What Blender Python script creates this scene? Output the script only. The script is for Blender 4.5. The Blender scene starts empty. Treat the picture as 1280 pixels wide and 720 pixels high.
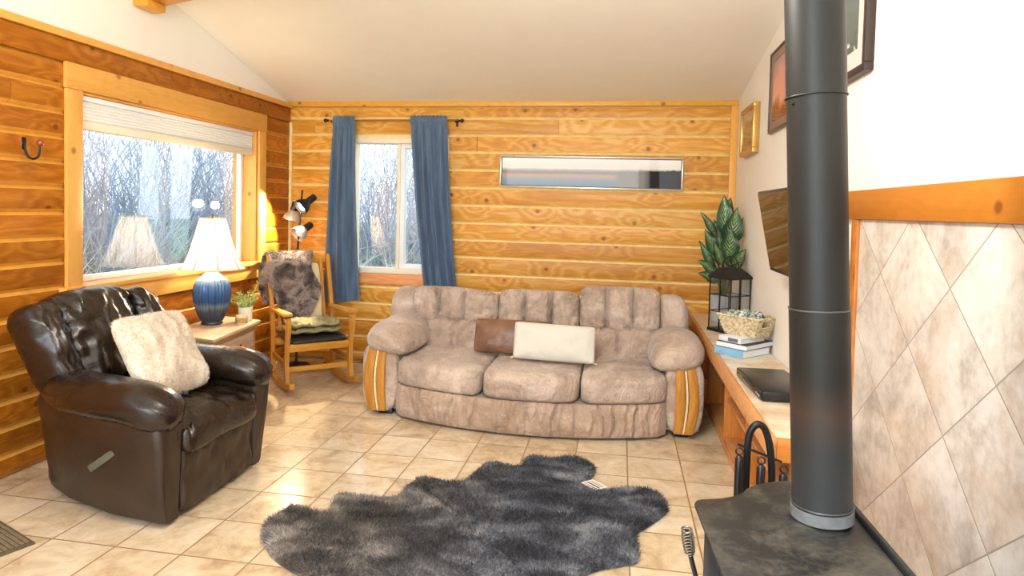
import bpy, bmesh, math, random
import numpy as np
from mathutils import Vector, Matrix, noise

random.seed(7)
scene = bpy.context.scene
COL = scene.collection
PI = math.pi
V = Vector
WM = {}          # world matrix of every object made here, by name


# ------------------------------------------------------------------ mesh builder
def smin(t):
    return max(-1.0, min(1.0, t))


class MB:
    def __init__(self):
        self.v, self.f, self.m = [], [], []

    def add(self, vs, fs, mi=0, M=None):
        b = len(self.v)
        for p in vs:
            p = V(p)
            self.v.append(M @ p if M is not None else p)
        for f in fs:
            self.f.append([b + i for i in f])
            self.m.append(mi)
        return self

    def bm(self, bm, mi=0, M=None):
        bm.verts.ensure_lookup_table()
        bm.verts.index_update()
        self.add([v.co.copy() for v in bm.verts], [[v.index for v in f.verts] for f in bm.faces], mi, M)
        bm.free()
        return self

    def box(self, x0, x1, y0, y1, z0, z1, bev=0.0, seg=2, mi=0, M=None):
        bm = bmesh.new()
        bmesh.ops.create_cube(bm, size=1.0)
        for v in bm.verts:
            v.co = V(((x0 + x1) / 2 + v.co.x * (x1 - x0), (y0 + y1) / 2 + v.co.y * (y1 - y0), (z0 + z1) / 2 + v.co.z * (z1 - z0)))
        if bev > 0:
            bmesh.ops.bevel(bm, geom=bm.edges[:], offset=bev, segments=seg, profile=0.5, affect='EDGES')
        return self.bm(bm, mi, M)

    def prism(self, pts, z0, z1, bev=0.0, seg=2, mi=0, M=None):
        """outline in xy, extruded in z"""
        bm = bmesh.new()
        lo = [bm.verts.new((p[0], p[1], z0)) for p in pts]
        hi = [bm.verts.new((p[0], p[1], z1)) for p in pts]
        n = len(pts)
        bm.faces.new(lo[::-1])
        bm.faces.new(hi)
        for i in range(n):
            bm.faces.new((lo[i], lo[(i + 1) % n], hi[(i + 1) % n], hi[i]))
        bmesh.ops.recalc_face_normals(bm, faces=bm.faces[:])
        if bev > 0:
            ed = [e for e in bm.edges if abs(e.verts[0].co.z - e.verts[1].co.z) < 1e-6]
            bmesh.ops.bevel(bm, geom=ed, offset=bev, segments=seg, profile=0.5, affect='EDGES')
        return self.bm(bm, mi, M)

    def tube(self, pts, r, seg=10, mi=0, cap=True, M=None, flat=1.0):
        pts = [V(p) for p in pts]
        n = len(pts)
        rs = r if isinstance(r, (list, tuple)) else [r] * n
        vs, fs = [], []
        up = None
        for i, p in enumerate(pts):
            t = (pts[min(i + 1, n - 1)] - pts[max(i - 1, 0)])
            t = t.normalized() if t.length > 1e-9 else V((0, 0, 1))
            if up is None:
                up = V((0, 0, 1)) if abs(t.z) < 0.9 else V((1, 0, 0))
            a = t.cross(up)
            a = a.normalized() if a.length > 1e-6 else t.orthogonal().normalized()
            b = a.cross(t).normalized()
            up = b
            for k in range(seg):
                w = 2 * PI * k / seg
                vs.append(p + a * (math.cos(w) * rs[i]) + b * (math.sin(w) * rs[i] * flat))
        for i in range(n - 1):
            for k in range(seg):
                k2 = (k + 1) % seg
                fs.append((i * seg + k, i * seg + k2, (i + 1) * seg + k2, (i + 1) * seg + k))
        if cap:
            fs.append(list(range(seg))[::-1])
            fs.append([(n - 1) * seg + k for k in range(seg)])
        return self.add(vs, fs, mi, M)

    def lathe(self, prof, seg=24, mi=0, M=None, rip=None, cap=True):
        vs, fs = [], []
        n = len(prof)
        for i, (r, z) in enumerate(prof):
            for k in range(seg):
                a = 2 * PI * k / seg
                rr = r * (rip(a, i / (n - 1)) if rip else 1.0)
                vs.append((rr * math.cos(a), rr * math.sin(a), z))
        for i in range(n - 1):
            for k in range(seg):
                k2 = (k + 1) % seg
                fs.append((i * seg + k, i * seg + k2, (i + 1) * seg + k2, (i + 1) * seg + k))
        if cap:
            if prof[0][0] > 1e-6:
                fs.append(list(range(seg))[::-1])
            if prof[-1][0] > 1e-6:
                fs.append([(n - 1) * seg + k for k in range(seg)])
        return self.add(vs, fs, mi, M)

    def loft(self, secs, mi=0, cap=True, M=None, close=True):
        n = len(secs[0])
        vs = [p for s in secs for p in s]
        fs = []
        for i in range(len(secs) - 1):
            for k in range(n if close else n - 1):
                k2 = (k + 1) % n
                fs.append((i * n + k, i * n + k2, (i + 1) * n + k2, (i + 1) * n + k))
        if cap and close:
            fs.append(list(range(n))[::-1])
            fs.append([(len(secs) - 1) * n + k for k in range(n)])
        return self.add(vs, fs, mi, M)

    def grid(self, nu, nv, fn, mi=0, M=None):
        vs = [fn(i / nu, j / nv) for j in range(nv + 1) for i in range(nu + 1)]
        fs = []
        w = nu + 1
        for j in range(nv):
            for i in range(nu):
                fs.append((j * w + i, j * w + i + 1, (j + 1) * w + i + 1, (j + 1) * w + i))
        return self.add(vs, fs, mi, M)

    def puff(self, O, U, W, N, w, h, t, tb=None, nu=28, nv=20, corner=5.0, p=2.6, useams=(), sd=0.35, sw=0.09,
             rough=0.004, freq=9.0, seed=0.0, fn=None, mi=0, gather=0.0):
        """a stuffed cushion: O centre, U/W in-plane axes, N outward; w,h sizes; t front thickness, tb back thickness"""
        O, U, W, N = V(O), V(U).normalized(), V(W).normalized(), V(N).normalized()
        tb = t if tb is None else tb
        us = [math.sin(PI / 2 * (2 * i / nu - 1)) for i in range(nu + 1)]
        vs_ = [math.sin(PI / 2 * (2 * j / nv - 1)) for j in range(nv + 1)]
        idx = {}
        vs, fs = [], []

        def vert(i, j, side):
            u, v = us[i], vs_[j]
            m = max(abs(u), abs(v))
            if m >= 1 - 1e-9:
                side = 0
            k = (i, j, side)
            if k in idx:
                return idx[k]
            if m > 1e-6:
                s = m / ((abs(u) ** corner + abs(v) ** corner) ** (1 / corner))
            else:
                s = 1.0
            x, y = u * s * w / 2, v * s * h / 2
            prof = max(0.0, 1 - m ** p) ** (1 / p)
            th = (t if side >= 0 else tb) * prof
            if side > 0:
                g = 0.0
                for su in useams:
                    d = (u - su) / sw
                    g = max(g, math.exp(-d * d))
                th *= 1 - sd * g
                if rough:
                    q = V((u * freq * w * 2.2 + seed * 7.1, v * freq * h * 1.1 + seed * 3.7, seed))
                    th += rough * noise.noise(q) * min(1.0, prof * 2) * 1.6
                    th += rough * 0.6 * noise.noise(q * 2.7) * min(1.0, prof * 2)
                if gather:
                    e = m ** 6
                    th += gather * e * math.sin((u if abs(v) > abs(u) else v) * 40 + 5 * noise.noise(V((u * 3, v * 3, seed)))) * prof
            pt = O + U * x + W * y + N * (th if side >= 0 else -th)
            if fn:
                pt = fn(pt, u, v)
            idx[k] = len(vs)
            vs.append(pt)
            return idx[k]

        for side in (1, -1):
            for j in range(nv):
                for i in range(nu):
                    q = [vert(i, j, side), vert(i + 1, j, side), vert(i + 1, j + 1, side), vert(i, j + 1, side)]
                    fs.append(q if side > 0 else q[::-1])
        return self.add(vs, fs, mi)

    def build(self, name, mats, parent=None, local=False, smooth=True, ang=40, loc=None):
        me = bpy.data.meshes.new(name)
        vs = self.v
        if parent is not None and not local:
            inv = WM[parent.name].inverted()
            vs = [inv @ p for p in vs]
        if loc is not None and parent is None:
            L = V(loc)
            vs = [p - L for p in vs]
        me.from_pydata([tuple(p) for p in vs], [], self.f)
        if not isinstance(mats, (list, tuple)):
            mats = [mats]
        for m in mats:
            me.materials.append(m)
        if len(mats) > 1:
            me.polygons.foreach_set('material_index', self.m)
        if smooth:
            me.polygons.foreach_set('use_smooth', [True] * len(me.polygons))
            me.set_sharp_from_angle(angle=math.radians(ang))
        me.update()
        o = bpy.data.objects.new(name, me)
        COL.objects.link(o)
        if parent is not None:
            o.parent = parent
            WM[o.name] = WM[parent.name].copy()
        else:
            if loc is not None:
                o.location = loc
                WM[o.name] = Matrix.Translation(V(loc))
            else:
                WM[o.name] = Matrix.Identity(4)
        return o


def tag(o, label, cat, group=None):
    o['label'] = label
    o['category'] = cat
    if group:
        o['group'] = group
    return o


def thing(name, label, cat, loc=(0, 0, 0), rz=0.0, group=None):
    o = bpy.data.objects.new(name, None)
    COL.objects.link(o)
    o.empty_display_size = 0.1
    o.location = loc
    o.rotation_euler = (0, 0, rz)
    WM[o.name] = Matrix.Translation(V(loc)) @ Matrix.Rotation(rz, 4, 'Z')
    return tag(o, label, cat, group)


def struct_root(name):
    o = bpy.data.objects.new(name, None)
    COL.objects.link(o)
    WM[o.name] = Matrix.Identity(4)
    o['kind'] = 'structure'
    return o


def struct(mb, name, mats, smooth=True, ang=40):
    o = mb.build(name, mats, smooth=smooth, ang=ang)
    o['kind'] = 'structure'
    return o


def axis_matrix(origin, zdir, xhint=(1, 0, 0)):
    z = V(zdir).normalized()
    x = V(xhint) - z * V(xhint).dot(z)
    x = x.normalized() if x.length > 1e-6 else z.orthogonal().normalized()
    y = z.cross(x)
    return Matrix.Translation(V(origin)) @ Matrix((x, y, z)).transposed().to_4x4()


def smoothpath(pts, n=6):
    pts = [V(p) for p in pts]
    out = []
    for i in range(len(pts) - 1):
        p0, p1, p2, p3 = pts[max(i - 1, 0)], pts[i], pts[i + 1], pts[min(i + 2, len(pts) - 1)]
        for k in range(n):
            t = k / n
            out.append(0.5 * ((2 * p1) + (p2 - p0) * t + (2 * p0 - 5 * p1 + 4 * p2 - p3) * t * t + (3 * p1 - p0 - 3 * p2 + p3) * t ** 3))
    out.append(pts[-1])
    return out


# ------------------------------------------------------------------ materials
def srgb(r, g, b):
    def f(c):
        c /= 255.0
        return c / 12.92 if c <= 0.04045 else ((c + 0.055) / 1.055) ** 2.4
    return (f(r), f(g), f(b), 1.0)


class NT:
    def __init__(self, name):
        self.mat = bpy.data.materials.new(name)
        self.mat.use_nodes = True
        self.t = self.mat.node_tree
        self.b = self.t.nodes.get('Principled BSDF')
        self.out = self.t.nodes.get('Material Output')

    def n(self, typ, ins=None, **props):
        nd = self.t.nodes.new(typ)
        for k, v in props.items():
            setattr(nd, k, v)
        for k, v in (ins or {}).items():
            self.set(nd, k, v)
        return nd

    def set(self, nd, k, v):
        s = nd.inputs[k]
        if isinstance(v, bpy.types.NodeSocket):
            self.t.links.new(v, s)
        elif isinstance(v, bpy.types.Node):
            self.t.links.new(v.outputs[0], s)
        else:
            if s.type == 'RGBA' and isinstance(v, (tuple, list)) and len(v) == 3:
                v = (*v, 1.0)
            s.default_value = v

    def P(self, **kw):
        for k, v in kw.items():
            self.set(self.b, k.replace('_', ' '), v)

    def math(self, op, a, b=0.0, c=0.0, clamp=False):
        nd = self.n('ShaderNodeMath', {0: a, 1: b, 2: c}, operation=op)
        nd.use_clamp = clamp
        return nd.outputs[0]

    def mix(self, fac, a, b, blend='MIX'):
        nd = self.n('ShaderNodeMix', data_type='RGBA', blend_type=blend)
        self.set(nd, 0, fac)
        self.set(nd, 6, a)
        self.set(nd, 7, b)
        return nd.outputs[2]

    def ramp(self, fac, stops):
        nd = self.n('ShaderNodeValToRGB', {0: fac})
        e = nd.color_ramp.elements
        while len(e) < len(stops):
            e.new(0.5)
        for i, (p, c) in enumerate(stops):
            e[i].position = p
            e[i].color = c if len(c) == 4 else (*c, 1.0)
        return nd.outputs[0]

    def obj(self):
        return self.n('ShaderNodeTexCoord').outputs['Object']

    def vmul(self, v, s):
        return self.n('ShaderNodeVectorMath', {0: v, 1: s}, operation='MULTIPLY').outputs[0]

    def vadd(self, v, s):
        return self.n('ShaderNodeVectorMath', {0: v, 1: s}, operation='ADD').outputs[0]

    def noise(self, vec, scale, detail=3.0, rough=0.55, dist=0.0):
        return self.n('ShaderNodeTexNoise', {'Vector': vec, 'Scale': scale, 'Detail': detail, 'Roughness': rough, 'Distortion': dist}).outputs[0]

    def bump(self, h, strength=0.3, dist=0.01):
        nd = self.n('ShaderNodeBump', {'Height': h, 'Strength': strength, 'Distance': dist})
        self.set(self.b, 'Normal', nd.outputs[0])


def plain(name, col, rough=0.5, metal=0.0, var=0.06, vs=20.0, bump=0.0, bs=60.0, spec=0.5):
    t = NT(name)
    o = t.obj()
    k = t.noise(o, vs, 3.0)
    c2 = tuple(min(1.0, c * (1 - var * 2)) for c in col[:3])
    c3 = tuple(min(1.0, c * (1 + var)) for c in col[:3])
    t.P(Base_Color=t.ramp(k, [(0.3, c2), (0.7, c3)]), Roughness=rough, Metallic=metal)
    t.b.inputs['Specular IOR Level'].default_value = spec
    if bump:
        t.bump(t.noise(o, bs, 3.0), bump, 0.004)
    return t.mat


def wood(name, cols, axis='X', rough=0.42, knots=True, gs=1.0, island=True, var=0.28, spec=0.4, soft=1.0):
    """cols: dark, mid, light"""
    t = NT(name)
    o = t.obj()
    if island:
        r = t.n('ShaderNodeNewGeometry').outputs['Random Per Island']
        off = t.n('ShaderNodeCombineXYZ', {0: t.math('MULTIPLY', r, 41.3), 1: t.math('MULTIPLY', r, 17.9), 2: t.math('MULTIPLY', r, 29.1)}).outputs[0]
        o = t.vadd(o, off)
    st = {'X': (0.55, 5, 5), 'Y': (5, 0.55, 5), 'Z': (5, 5, 0.55)}[axis]
    st2 = {'X': (1.15, 2.6, 2.6), 'Y': (2.6, 1.15, 2.6), 'Z': (2.6, 2.6, 1.15)}[axis]
    g = t.vmul(o, tuple(s * gs for s in st))
    kv = t.vmul(o, tuple(s * gs for s in st2))
    sp = t.n('ShaderNodeSeparateXYZ', {0: o})
    ox, oy, oz = sp.outputs[0], sp.outputs[1], sp.outputs[2]
    uv = {'X': (ox, t.math('ADD', oz, oy)), 'Y': (oy, t.math('ADD', oz, ox)), 'Z': (oz, t.math('ADD', ox, oy))}[axis]
    kv = t.vmul(t.n('ShaderNodeCombineXYZ', {0: uv[0], 1: uv[1], 2: 0.0}).outputs[0], (2.5 * gs, 2.7 * gs, 0.0))
    kn = t.n('ShaderNodeTexVoronoi', {'Vector': kv, 'Scale': 1.0, 'Randomness': 1.0}, voronoi_dimensions='2D').outputs['Distance']
    swirl = t.math('SUBTRACT', 1.0, t.math('SMOOTH_MAX', 0.0, t.math('MULTIPLY', kn, 2.2, clamp=True), 0.2))
    n1 = t.noise(g, 1.6, 4.0, 0.55, 0.6)
    ring = t.math('FRACT', t.math('MULTIPLY', t.math('ADD', n1, t.math('MULTIPLY', swirl, 0.42 if knots else 0.0)), 5.0))
    ring = t.math('ABSOLUTE', t.math('SUBTRACT', ring, 0.5))
    n2 = t.noise(t.vmul(g, (1, 1, 1)), 14.0, 3.0, 0.7)
    big = t.noise(g, 0.5, 2.0)
    mixv = t.math('ADD', t.math('MULTIPLY', ring, 0.42 * soft), t.math('MULTIPLY', n2, 0.28))
    mixv = t.math('ADD', mixv, t.math('MULTIPLY', big, 0.42))
    mixv = t.math('ADD', mixv, 0.035 + 0.105 * (1 - soft))
    c = t.ramp(mixv, [(0.22, cols[0]), (0.5, cols[1]), (0.78, cols[2])])
    if island:
        h = t.math('ADD', 1.0 - var * 0.55, t.math('MULTIPLY', t.math('FRACT', t.math('MULTIPLY', r, 57.7)), var))
        hc = t.n('ShaderNodeCombineColor', {0: h, 1: h, 2: h}).outputs[0]
        c = t.mix(1.0, c, hc, 'MULTIPLY')
    if knots:
        kf = t.n('ShaderNodeMapRange', {'Value': kn, 'From Min': 0.030, 'From Max': 0.060, 'To Min': 0.75, 'To Max': 0.0}).outputs[0]
        dk = tuple(x * k for x, k in zip(cols[0][:3], (0.45, 0.36, 0.6)))
        c = t.mix(kf, c, dk)
    t.P(Base_Color=c, Roughness=rough)
    t.b.inputs['Specular IOR Level'].default_value = spec
    t.bump(mixv, 0.12, 0.004)
    return t.mat


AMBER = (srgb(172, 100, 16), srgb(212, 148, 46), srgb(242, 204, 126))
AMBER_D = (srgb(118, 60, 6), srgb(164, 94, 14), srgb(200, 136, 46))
M = {}
M['log_back'] = wood('pine_log_back', AMBER, 'X', soft=0.85)
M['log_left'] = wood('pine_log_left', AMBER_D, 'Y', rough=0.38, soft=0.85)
M['groove_pale'] = plain('pale_groove_edge', srgb(248, 222, 160), 0.6)
M['groove_left'] = plain('amber_groove_edge', srgb(220, 160, 66), 0.5)
M['gap'] = plain('shadow_gap_wood', srgb(120, 62, 18), 0.8)
M['trim_x'] = wood('pine_trim_across', (srgb(188, 122, 28), srgb(218, 156, 52), srgb(230, 176, 80)), 'X', rough=0.4, soft=0.5)
M['trim_y'] = wood('pine_trim_along', (srgb(206, 142, 58), srgb(228, 168, 84), srgb(236, 184, 108)), 'Y', rough=0.4, soft=0.4)
M['trim_z'] = wood('pine_trim_upright', (srgb(206, 142, 58), srgb(228, 168, 84), srgb(236, 184, 108)), 'Z', rough=0.4, soft=0.4)
M['hearth_y'] = wood('fir_trim_along', (srgb(164, 96, 20), srgb(188, 116, 34), srgb(204, 136, 54)), 'Y', rough=0.4, soft=0.4)
M['hearth_z'] = wood('fir_trim_upright', (srgb(150, 84, 24), srgb(182, 112, 42), srgb(202, 136, 64)), 'Z', rough=0.4)
M['plaster'] = plain('white_painted_plaster', srgb(242, 238, 230), 0.85, var=0.01, vs=3.0, bump=0.06, bs=180)
M['oak'] = wood('golden_oak', (srgb(160, 98, 26), srgb(198, 136, 52), srgb(224, 172, 92)), 'Z', knots=False, rough=0.35, gs=2.0, soft=0.7)
M['oak_x'] = wood('golden_oak_across', (srgb(172, 108, 28), srgb(206, 146, 54), srgb(228, 178, 90)), 'X', knots=False, rough=0.35, gs=2.0, soft=0.7)
M['cab'] = wood('honey_cabinet_wood', (srgb(158, 90, 28), srgb(190, 120, 50), srgb(208, 144, 78)), 'Z', knots=False, rough=0.4, gs=1.6)
M['cab_y'] = wood('honey_counter_edge', (srgb(190, 122, 62), srgb(214, 150, 92), srgb(226, 172, 118)), 'Y', knots=True, rough=0.4, gs=1.6)
M['black_metal'] = plain('black_metal', (0.012, 0.012, 0.013), 0.38, 0.3)
M['black_plastic'] = plain('black_plastic', (0.010, 0.010, 0.012), 0.3)
M['white_vinyl'] = plain('white_vinyl', srgb(238, 240, 242), 0.4, var=0.01)
M['cream_vinyl'] = plain('cream_vinyl', srgb(236, 226, 204), 0.45, var=0.02)
M['chrome'] = plain('chrome', (0.75, 0.75, 0.76), 0.15, 1.0, var=0.02)
M['bronze'] = plain('dark_bronze', srgb(70, 40, 22), 0.35, 0.7)


def glass_pane(name, tint=(0.96, 0.98, 1.0), ior=1.5, gain=1.0):
    t = NT(name)
    t.t.nodes.remove(t.b)
    tr = t.n('ShaderNodeBsdfTransparent', {'Color': (*tint, 1.0)})
    gl = t.n('ShaderNodeBsdfGlossy', {'Color': (1, 1, 1, 1), 'Roughness': 0.0})
    lw = t.n('ShaderNodeLayerWeight', {'Blend': 0.5})
    p5 = t.math('POWER', lw.outputs['Facing'], 4.0)
    f = t.math('MULTIPLY', t.math('ADD', 0.045, t.math('MULTIPLY', p5, 0.9)), gain, clamp=True)
    mx = t.n('ShaderNodeMixShader', {0: f, 1: tr.outputs[0], 2: gl.outputs[0]})
    t.t.links.new(mx.outputs[0], t.out.inputs['Surface'])
    return t.mat


M['pane'] = glass_pane('window_glass', gain=1.6)
M['lantern_glass'] = glass_pane('lantern_glass', gain=1.0)


def emit(name, col, s):
    t = NT(name)
    t.P(Base_Color=col, Emission_Color=col, Emission_Strength=s, Roughness=0.5)
    return t.mat
# ------------------------------------------------------------------ the room
XL, XR, YB, YF = -3.134, 0.940, 5.728, -1.6


def ceil_z(x, y):
    s = (x - XL) / (XR - XL)
    return 2.405 + (5.74 - y) * (0.268 * (1 - s) + 0.172 * s)


# floor: square stone-look tiles
def floor_mat():
    t = NT('beige_stone_floor_tile')
    o = t.obj()
    s = 0.305
    v = t.vmul(t.vadd(o, (1.7535, -4.1894, 0.0)), (1 / s, 1 / s, 0.0))
    sep = t.n('ShaderNodeSeparateXYZ', {0: v})
    fx, fy = t.math('FRACT', sep.outputs[0]), t.math('FRACT', sep.outputs[1])
    ex = t.math('MINIMUM', fx, t.math('SUBTRACT', 1.0, fx))
    ey = t.math('MINIMUM', fy, t.math('SUBTRACT', 1.0, fy))
    e = t.math('MINIMUM', ex, ey)
    gr = t.n('ShaderNodeMapRange', {'Value': e, 'From Min': 0.009, 'From Max': 0.016, 'To Min': 1.0, 'To Max': 0.0}).outputs[0]
    cell = t.n('ShaderNodeVectorMath', {0: v}, operation='FLOOR').outputs[0]
    wn = t.n('ShaderNodeTexWhiteNoise', {'Vector': cell}, noise_dimensions='3D')
    ov = t.vadd(o, t.vmul(wn.outputs['Color'], (9.0, 9.0, 9.0)))
    n1 = t.noise(ov, 5.0, 6.0, 0.62, 0.8)
    n2 = t.noise(ov, 26.0, 4.0, 0.6)
    k = t.math('ADD', t.math('MULTIPLY', n1, 0.75), t.math('MULTIPLY', n2, 0.25))
    k = t.math('ADD', k, t.math('MULTIPLY', t.math('SUBTRACT', wn.outputs['Value'], 0.5), 0.16))
    c = t.ramp(k, [(0.30, srgb(176, 150, 118)), (0.45, srgb(206, 184, 152)), (0.58, srgb(222, 204, 176)), (0.75, srgb(234, 222, 202))])
    c = t.mix(gr, c, srgb(150, 122, 88))
    t.P(Base_Color=c, Roughness=t.math('ADD', 0.19, t.math('MULTIPLY', gr, 0.4)))
    h = t.math('SUBTRACT', t.math('MULTIPLY', n2, 0.12), gr)
    t.bump(h, 0.35, 0.003)
    return t.mat


M['floor'] = floor_mat()
mb = MB()
mb.box(XL - 0.2, XR + 0.2, YF, YB + 0.2, -0.12, 0.0)
struct(mb, 'floor', M['floor'], smooth=False)

# ceiling: plaster slope rising towards the camera
mb = MB()
n = 12
mb.grid(n, n, lambda u, v: (XL - 0.2 + u * (XR - XL + 0.4), YF + v * (YB + 0.2 - YF), ceil_z(XL - 0.2 + u * (XR - XL + 0.4), YF + v * (YB + 0.2 - YF))))
mb.grid(n, n, lambda u, v: (XL - 0.2 + (1 - u) * (XR - XL + 0.4), YF + v * (YB + 0.2 - YF), ceil_z(XL - 0.2 + (1 - u) * (XR - XL + 0.4), YF + v * (YB + 0.2 - YF)) + 0.12))
struct(mb, 'ceiling', M['plaster'])


# log courses -------------------------------------------------------------
def plank(mb, fr, u0, u1, z0, z1, d=0.022, b=0.014, belly=0.005, nb=4):
    """fr(u, depth, z) -> point; face profile with chamfered top and bottom edges"""
    g = 0.0015
    prof = [(0.0, z0), (d, z0 + b)]
    for i in range(1, nb):
        s = i / nb
        prof.append((d + belly * 4 * s * (1 - s), z0 + b + (z1 - z0 - 2 * b) * s))
    prof += [(d, z1 - b), (0.0, z1)]
    n = len(prof)
    vs = [fr(u0 + g, 0.0, z0)] and []
    for u in (u0 + g, u1 - g):
        for dd, z in prof:
            vs.append(fr(u, dd, z))
    b0 = len(mb.v)
    mb.v += [V(p) for p in vs]
    for i in range(n - 1):
        mb.f.append([b0 + i, b0 + n + i, b0 + n + i + 1, b0 + i + 1])
        mb.m.append(1 if i in (0, n - 2) else 0)
    mb.f.append([b0 + i for i in range(n)])
    mb.m.append(0)
    mb.f.append([b0 + n + i for i in range(n)][::-1])
    mb.m.append(0)


def pieces(u0, u1, cuts, holes):
    segs = [(u0, u1)]
    for h0, h1 in holes:
        out = []
        for a, b in segs:
            if h1 <= a or h0 >= b:
                out.append((a, b))
            else:
                if h0 > a:
                    out.append((a, h0))
                if h1 < b:
                    out.append((h1, b))
        segs = out
    for c in cuts:
        segs = [q for a, b in segs for q in (((a, c), (c, b)) if a + 0.05 < c < b - 0.05 else ((a, b),))]
    return segs


rnd = random.Random(3)
# back wall: window opening x -2.50..-1.56, z 0.84..2.085
BX0, BX1, BZ0, BZ1 = -2.50, -1.56, 0.835, 2.085
mb = MB()
zb = [0.0, 0.085, 0.24, 0.40, 0.553, 0.707, 0.86, 1.017, 1.172, 1.327, 1.484, 1.643, 1.802, 1.961, 2.113, 2.265, 2.37]
fb = lambda u, d, z: (u, YB - d, z)
cutsb = {13: [-0.57], 12: [], 14: [], 15: [], 11: [-0.95], 10: [-2.62], 4: [-0.2], 8: [], 14: [-2.86]}
cutsb[14] = [-2.86, -0.57]
cutsb[13] = [-1.3]
for k in range(len(zb) - 1):
    z0, z1 = zb[k], zb[k + 1]
    hole = [(BX0, BX1)] if z1 > BZ0 + 0.03 and z0 < BZ1 - 0.03 else []
    for a, b in pieces(XL, XR, cutsb.get(k, []), hole):
        plank(mb, fb, a, b, z0, z1, d=0.022, b=0.0125)
# backing behind the courses
for (x0, x1, z0, z1) in ((XL - 0.2, BX0, 0, 2.42), (BX1, XR + 0.2, 0, 2.42), (BX0, BX1, 0, BZ0), (BX0, BX1, BZ1, 2.42)):
    mb.box(x0, x1, YB + 0.001, YB + 0.16, z0, z1, mi=1)
struct(mb, 'wall_back', [M['log_back'], M['groove_pale']], ang=25)

# left wall: window opening y 3.29..5.14, z 0.955..2.08
LY0, LY1, LZ0, LZ1 = 3.292, 5.140, 0.955, 2.080
mb = MB()
fl = lambda u, d, z: (XL + d, u, z)
zl = [0.0, 0.118] + [0.118 + 0.1405 * k for k in range(1, 16)]
cutsl = {14: [2.86], 13: [2.80], 9: [], 5: [2.0], 2: [1.6], 11: [5.4]}
for k in range(len(zl) - 1):
    z0, z1 = zl[k], zl[k + 1]
    if z0 > 2.236:
        continue
    hole = [(LY0 - 0.04, LY1 + 0.04)] if z1 > LZ0 - 0.05 and z0 < LZ1 + 0.05 else []
    for a, b in pieces(YF, YB, cutsl.get(k, []), hole):
        plank(mb, fl, a, b, z0, z1, d=0.024, b=0.017)
for (y0, y1, z0, z1) in ((YF, LY0, 0, 2.40), (LY1, YB + 0.2, 0, 2.40), (LY0, LY1, 0, LZ0 - 0.03), (LY0, LY1, LZ1, 2.40)):
    mb.box(XL - 0.2, XL - 0.001, y0, y1, z0, z1, mi=1)
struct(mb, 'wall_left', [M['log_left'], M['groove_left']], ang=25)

# gable plaster above the left logs
mb = MB()
mb.grid(10, 1, lambda u, v: (XL + 0.004, YF + u * (YB - YF), 2.38 + v * (ceil_z(XL, YF + u * (YB - YF)) + 0.03 - 2.38)))
mb.grid(10, 1, lambda u, v: (XL - 0.2, YB - u * (YB - YF), 2.38 + v * (ceil_z(XL, YB - u * (YB - YF)) + 0.03 - 2.38)))
struct(mb, 'wall_left_gable', M['plaster'])

# right wall, all plaster
mb = MB()
mb.grid(10, 1, lambda u, v: (XR, YB + 0.05 - u * (YB + 0.05 - YF), v * (ceil_z(XR, YB - u * (YB - YF)) + 0.03)))
mb.grid(10, 1, lambda u, v: (XR + 0.15, YF + u * (YB + 0.05 - YF), v * (ceil_z(XR, YF + u * (YB - YF)) + 0.03)))
struct(mb, 'wall_right', M['plaster'])

# trims
mb = MB()
mb.box(XL, XR, YB - 0.040, YB - 0.0005, 2.372, 2.422, 0.004)
struct(mb, 'trim_1', M['trim_x'])
mb = MB()
for a, b in ((YF, 1.9), (1.9, 4.05), (4.05, YB - 0.041)):
    mb.box(XL + 0.0005, XL + 0.034, a + 0.001, b - 0.001, 2.228, 2.352, 0.004)
mb.box(XL + 0.0005, XL + 0.055, YF, YB - 0.041, 2.354, 2.398, 0.005, mi=1)
struct(mb, 'trim_2', [M['log_left'], M['trim_y']])
mb = MB()
mb.box(XR - 0.058, XR - 0.001, YB - 0.042, YB - 0.0005, 0.0, 2.371, 0.004)
struct(mb, 'trim_3', M['trim_z'])
mb = MB()
mb.box(XL + 0.026, XL + 0.05, YB - 0.05, YB - 0.024, 0.0, 2.227, 0.004)
struct(mb, 'trim_4', M['groove_pale'])


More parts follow.
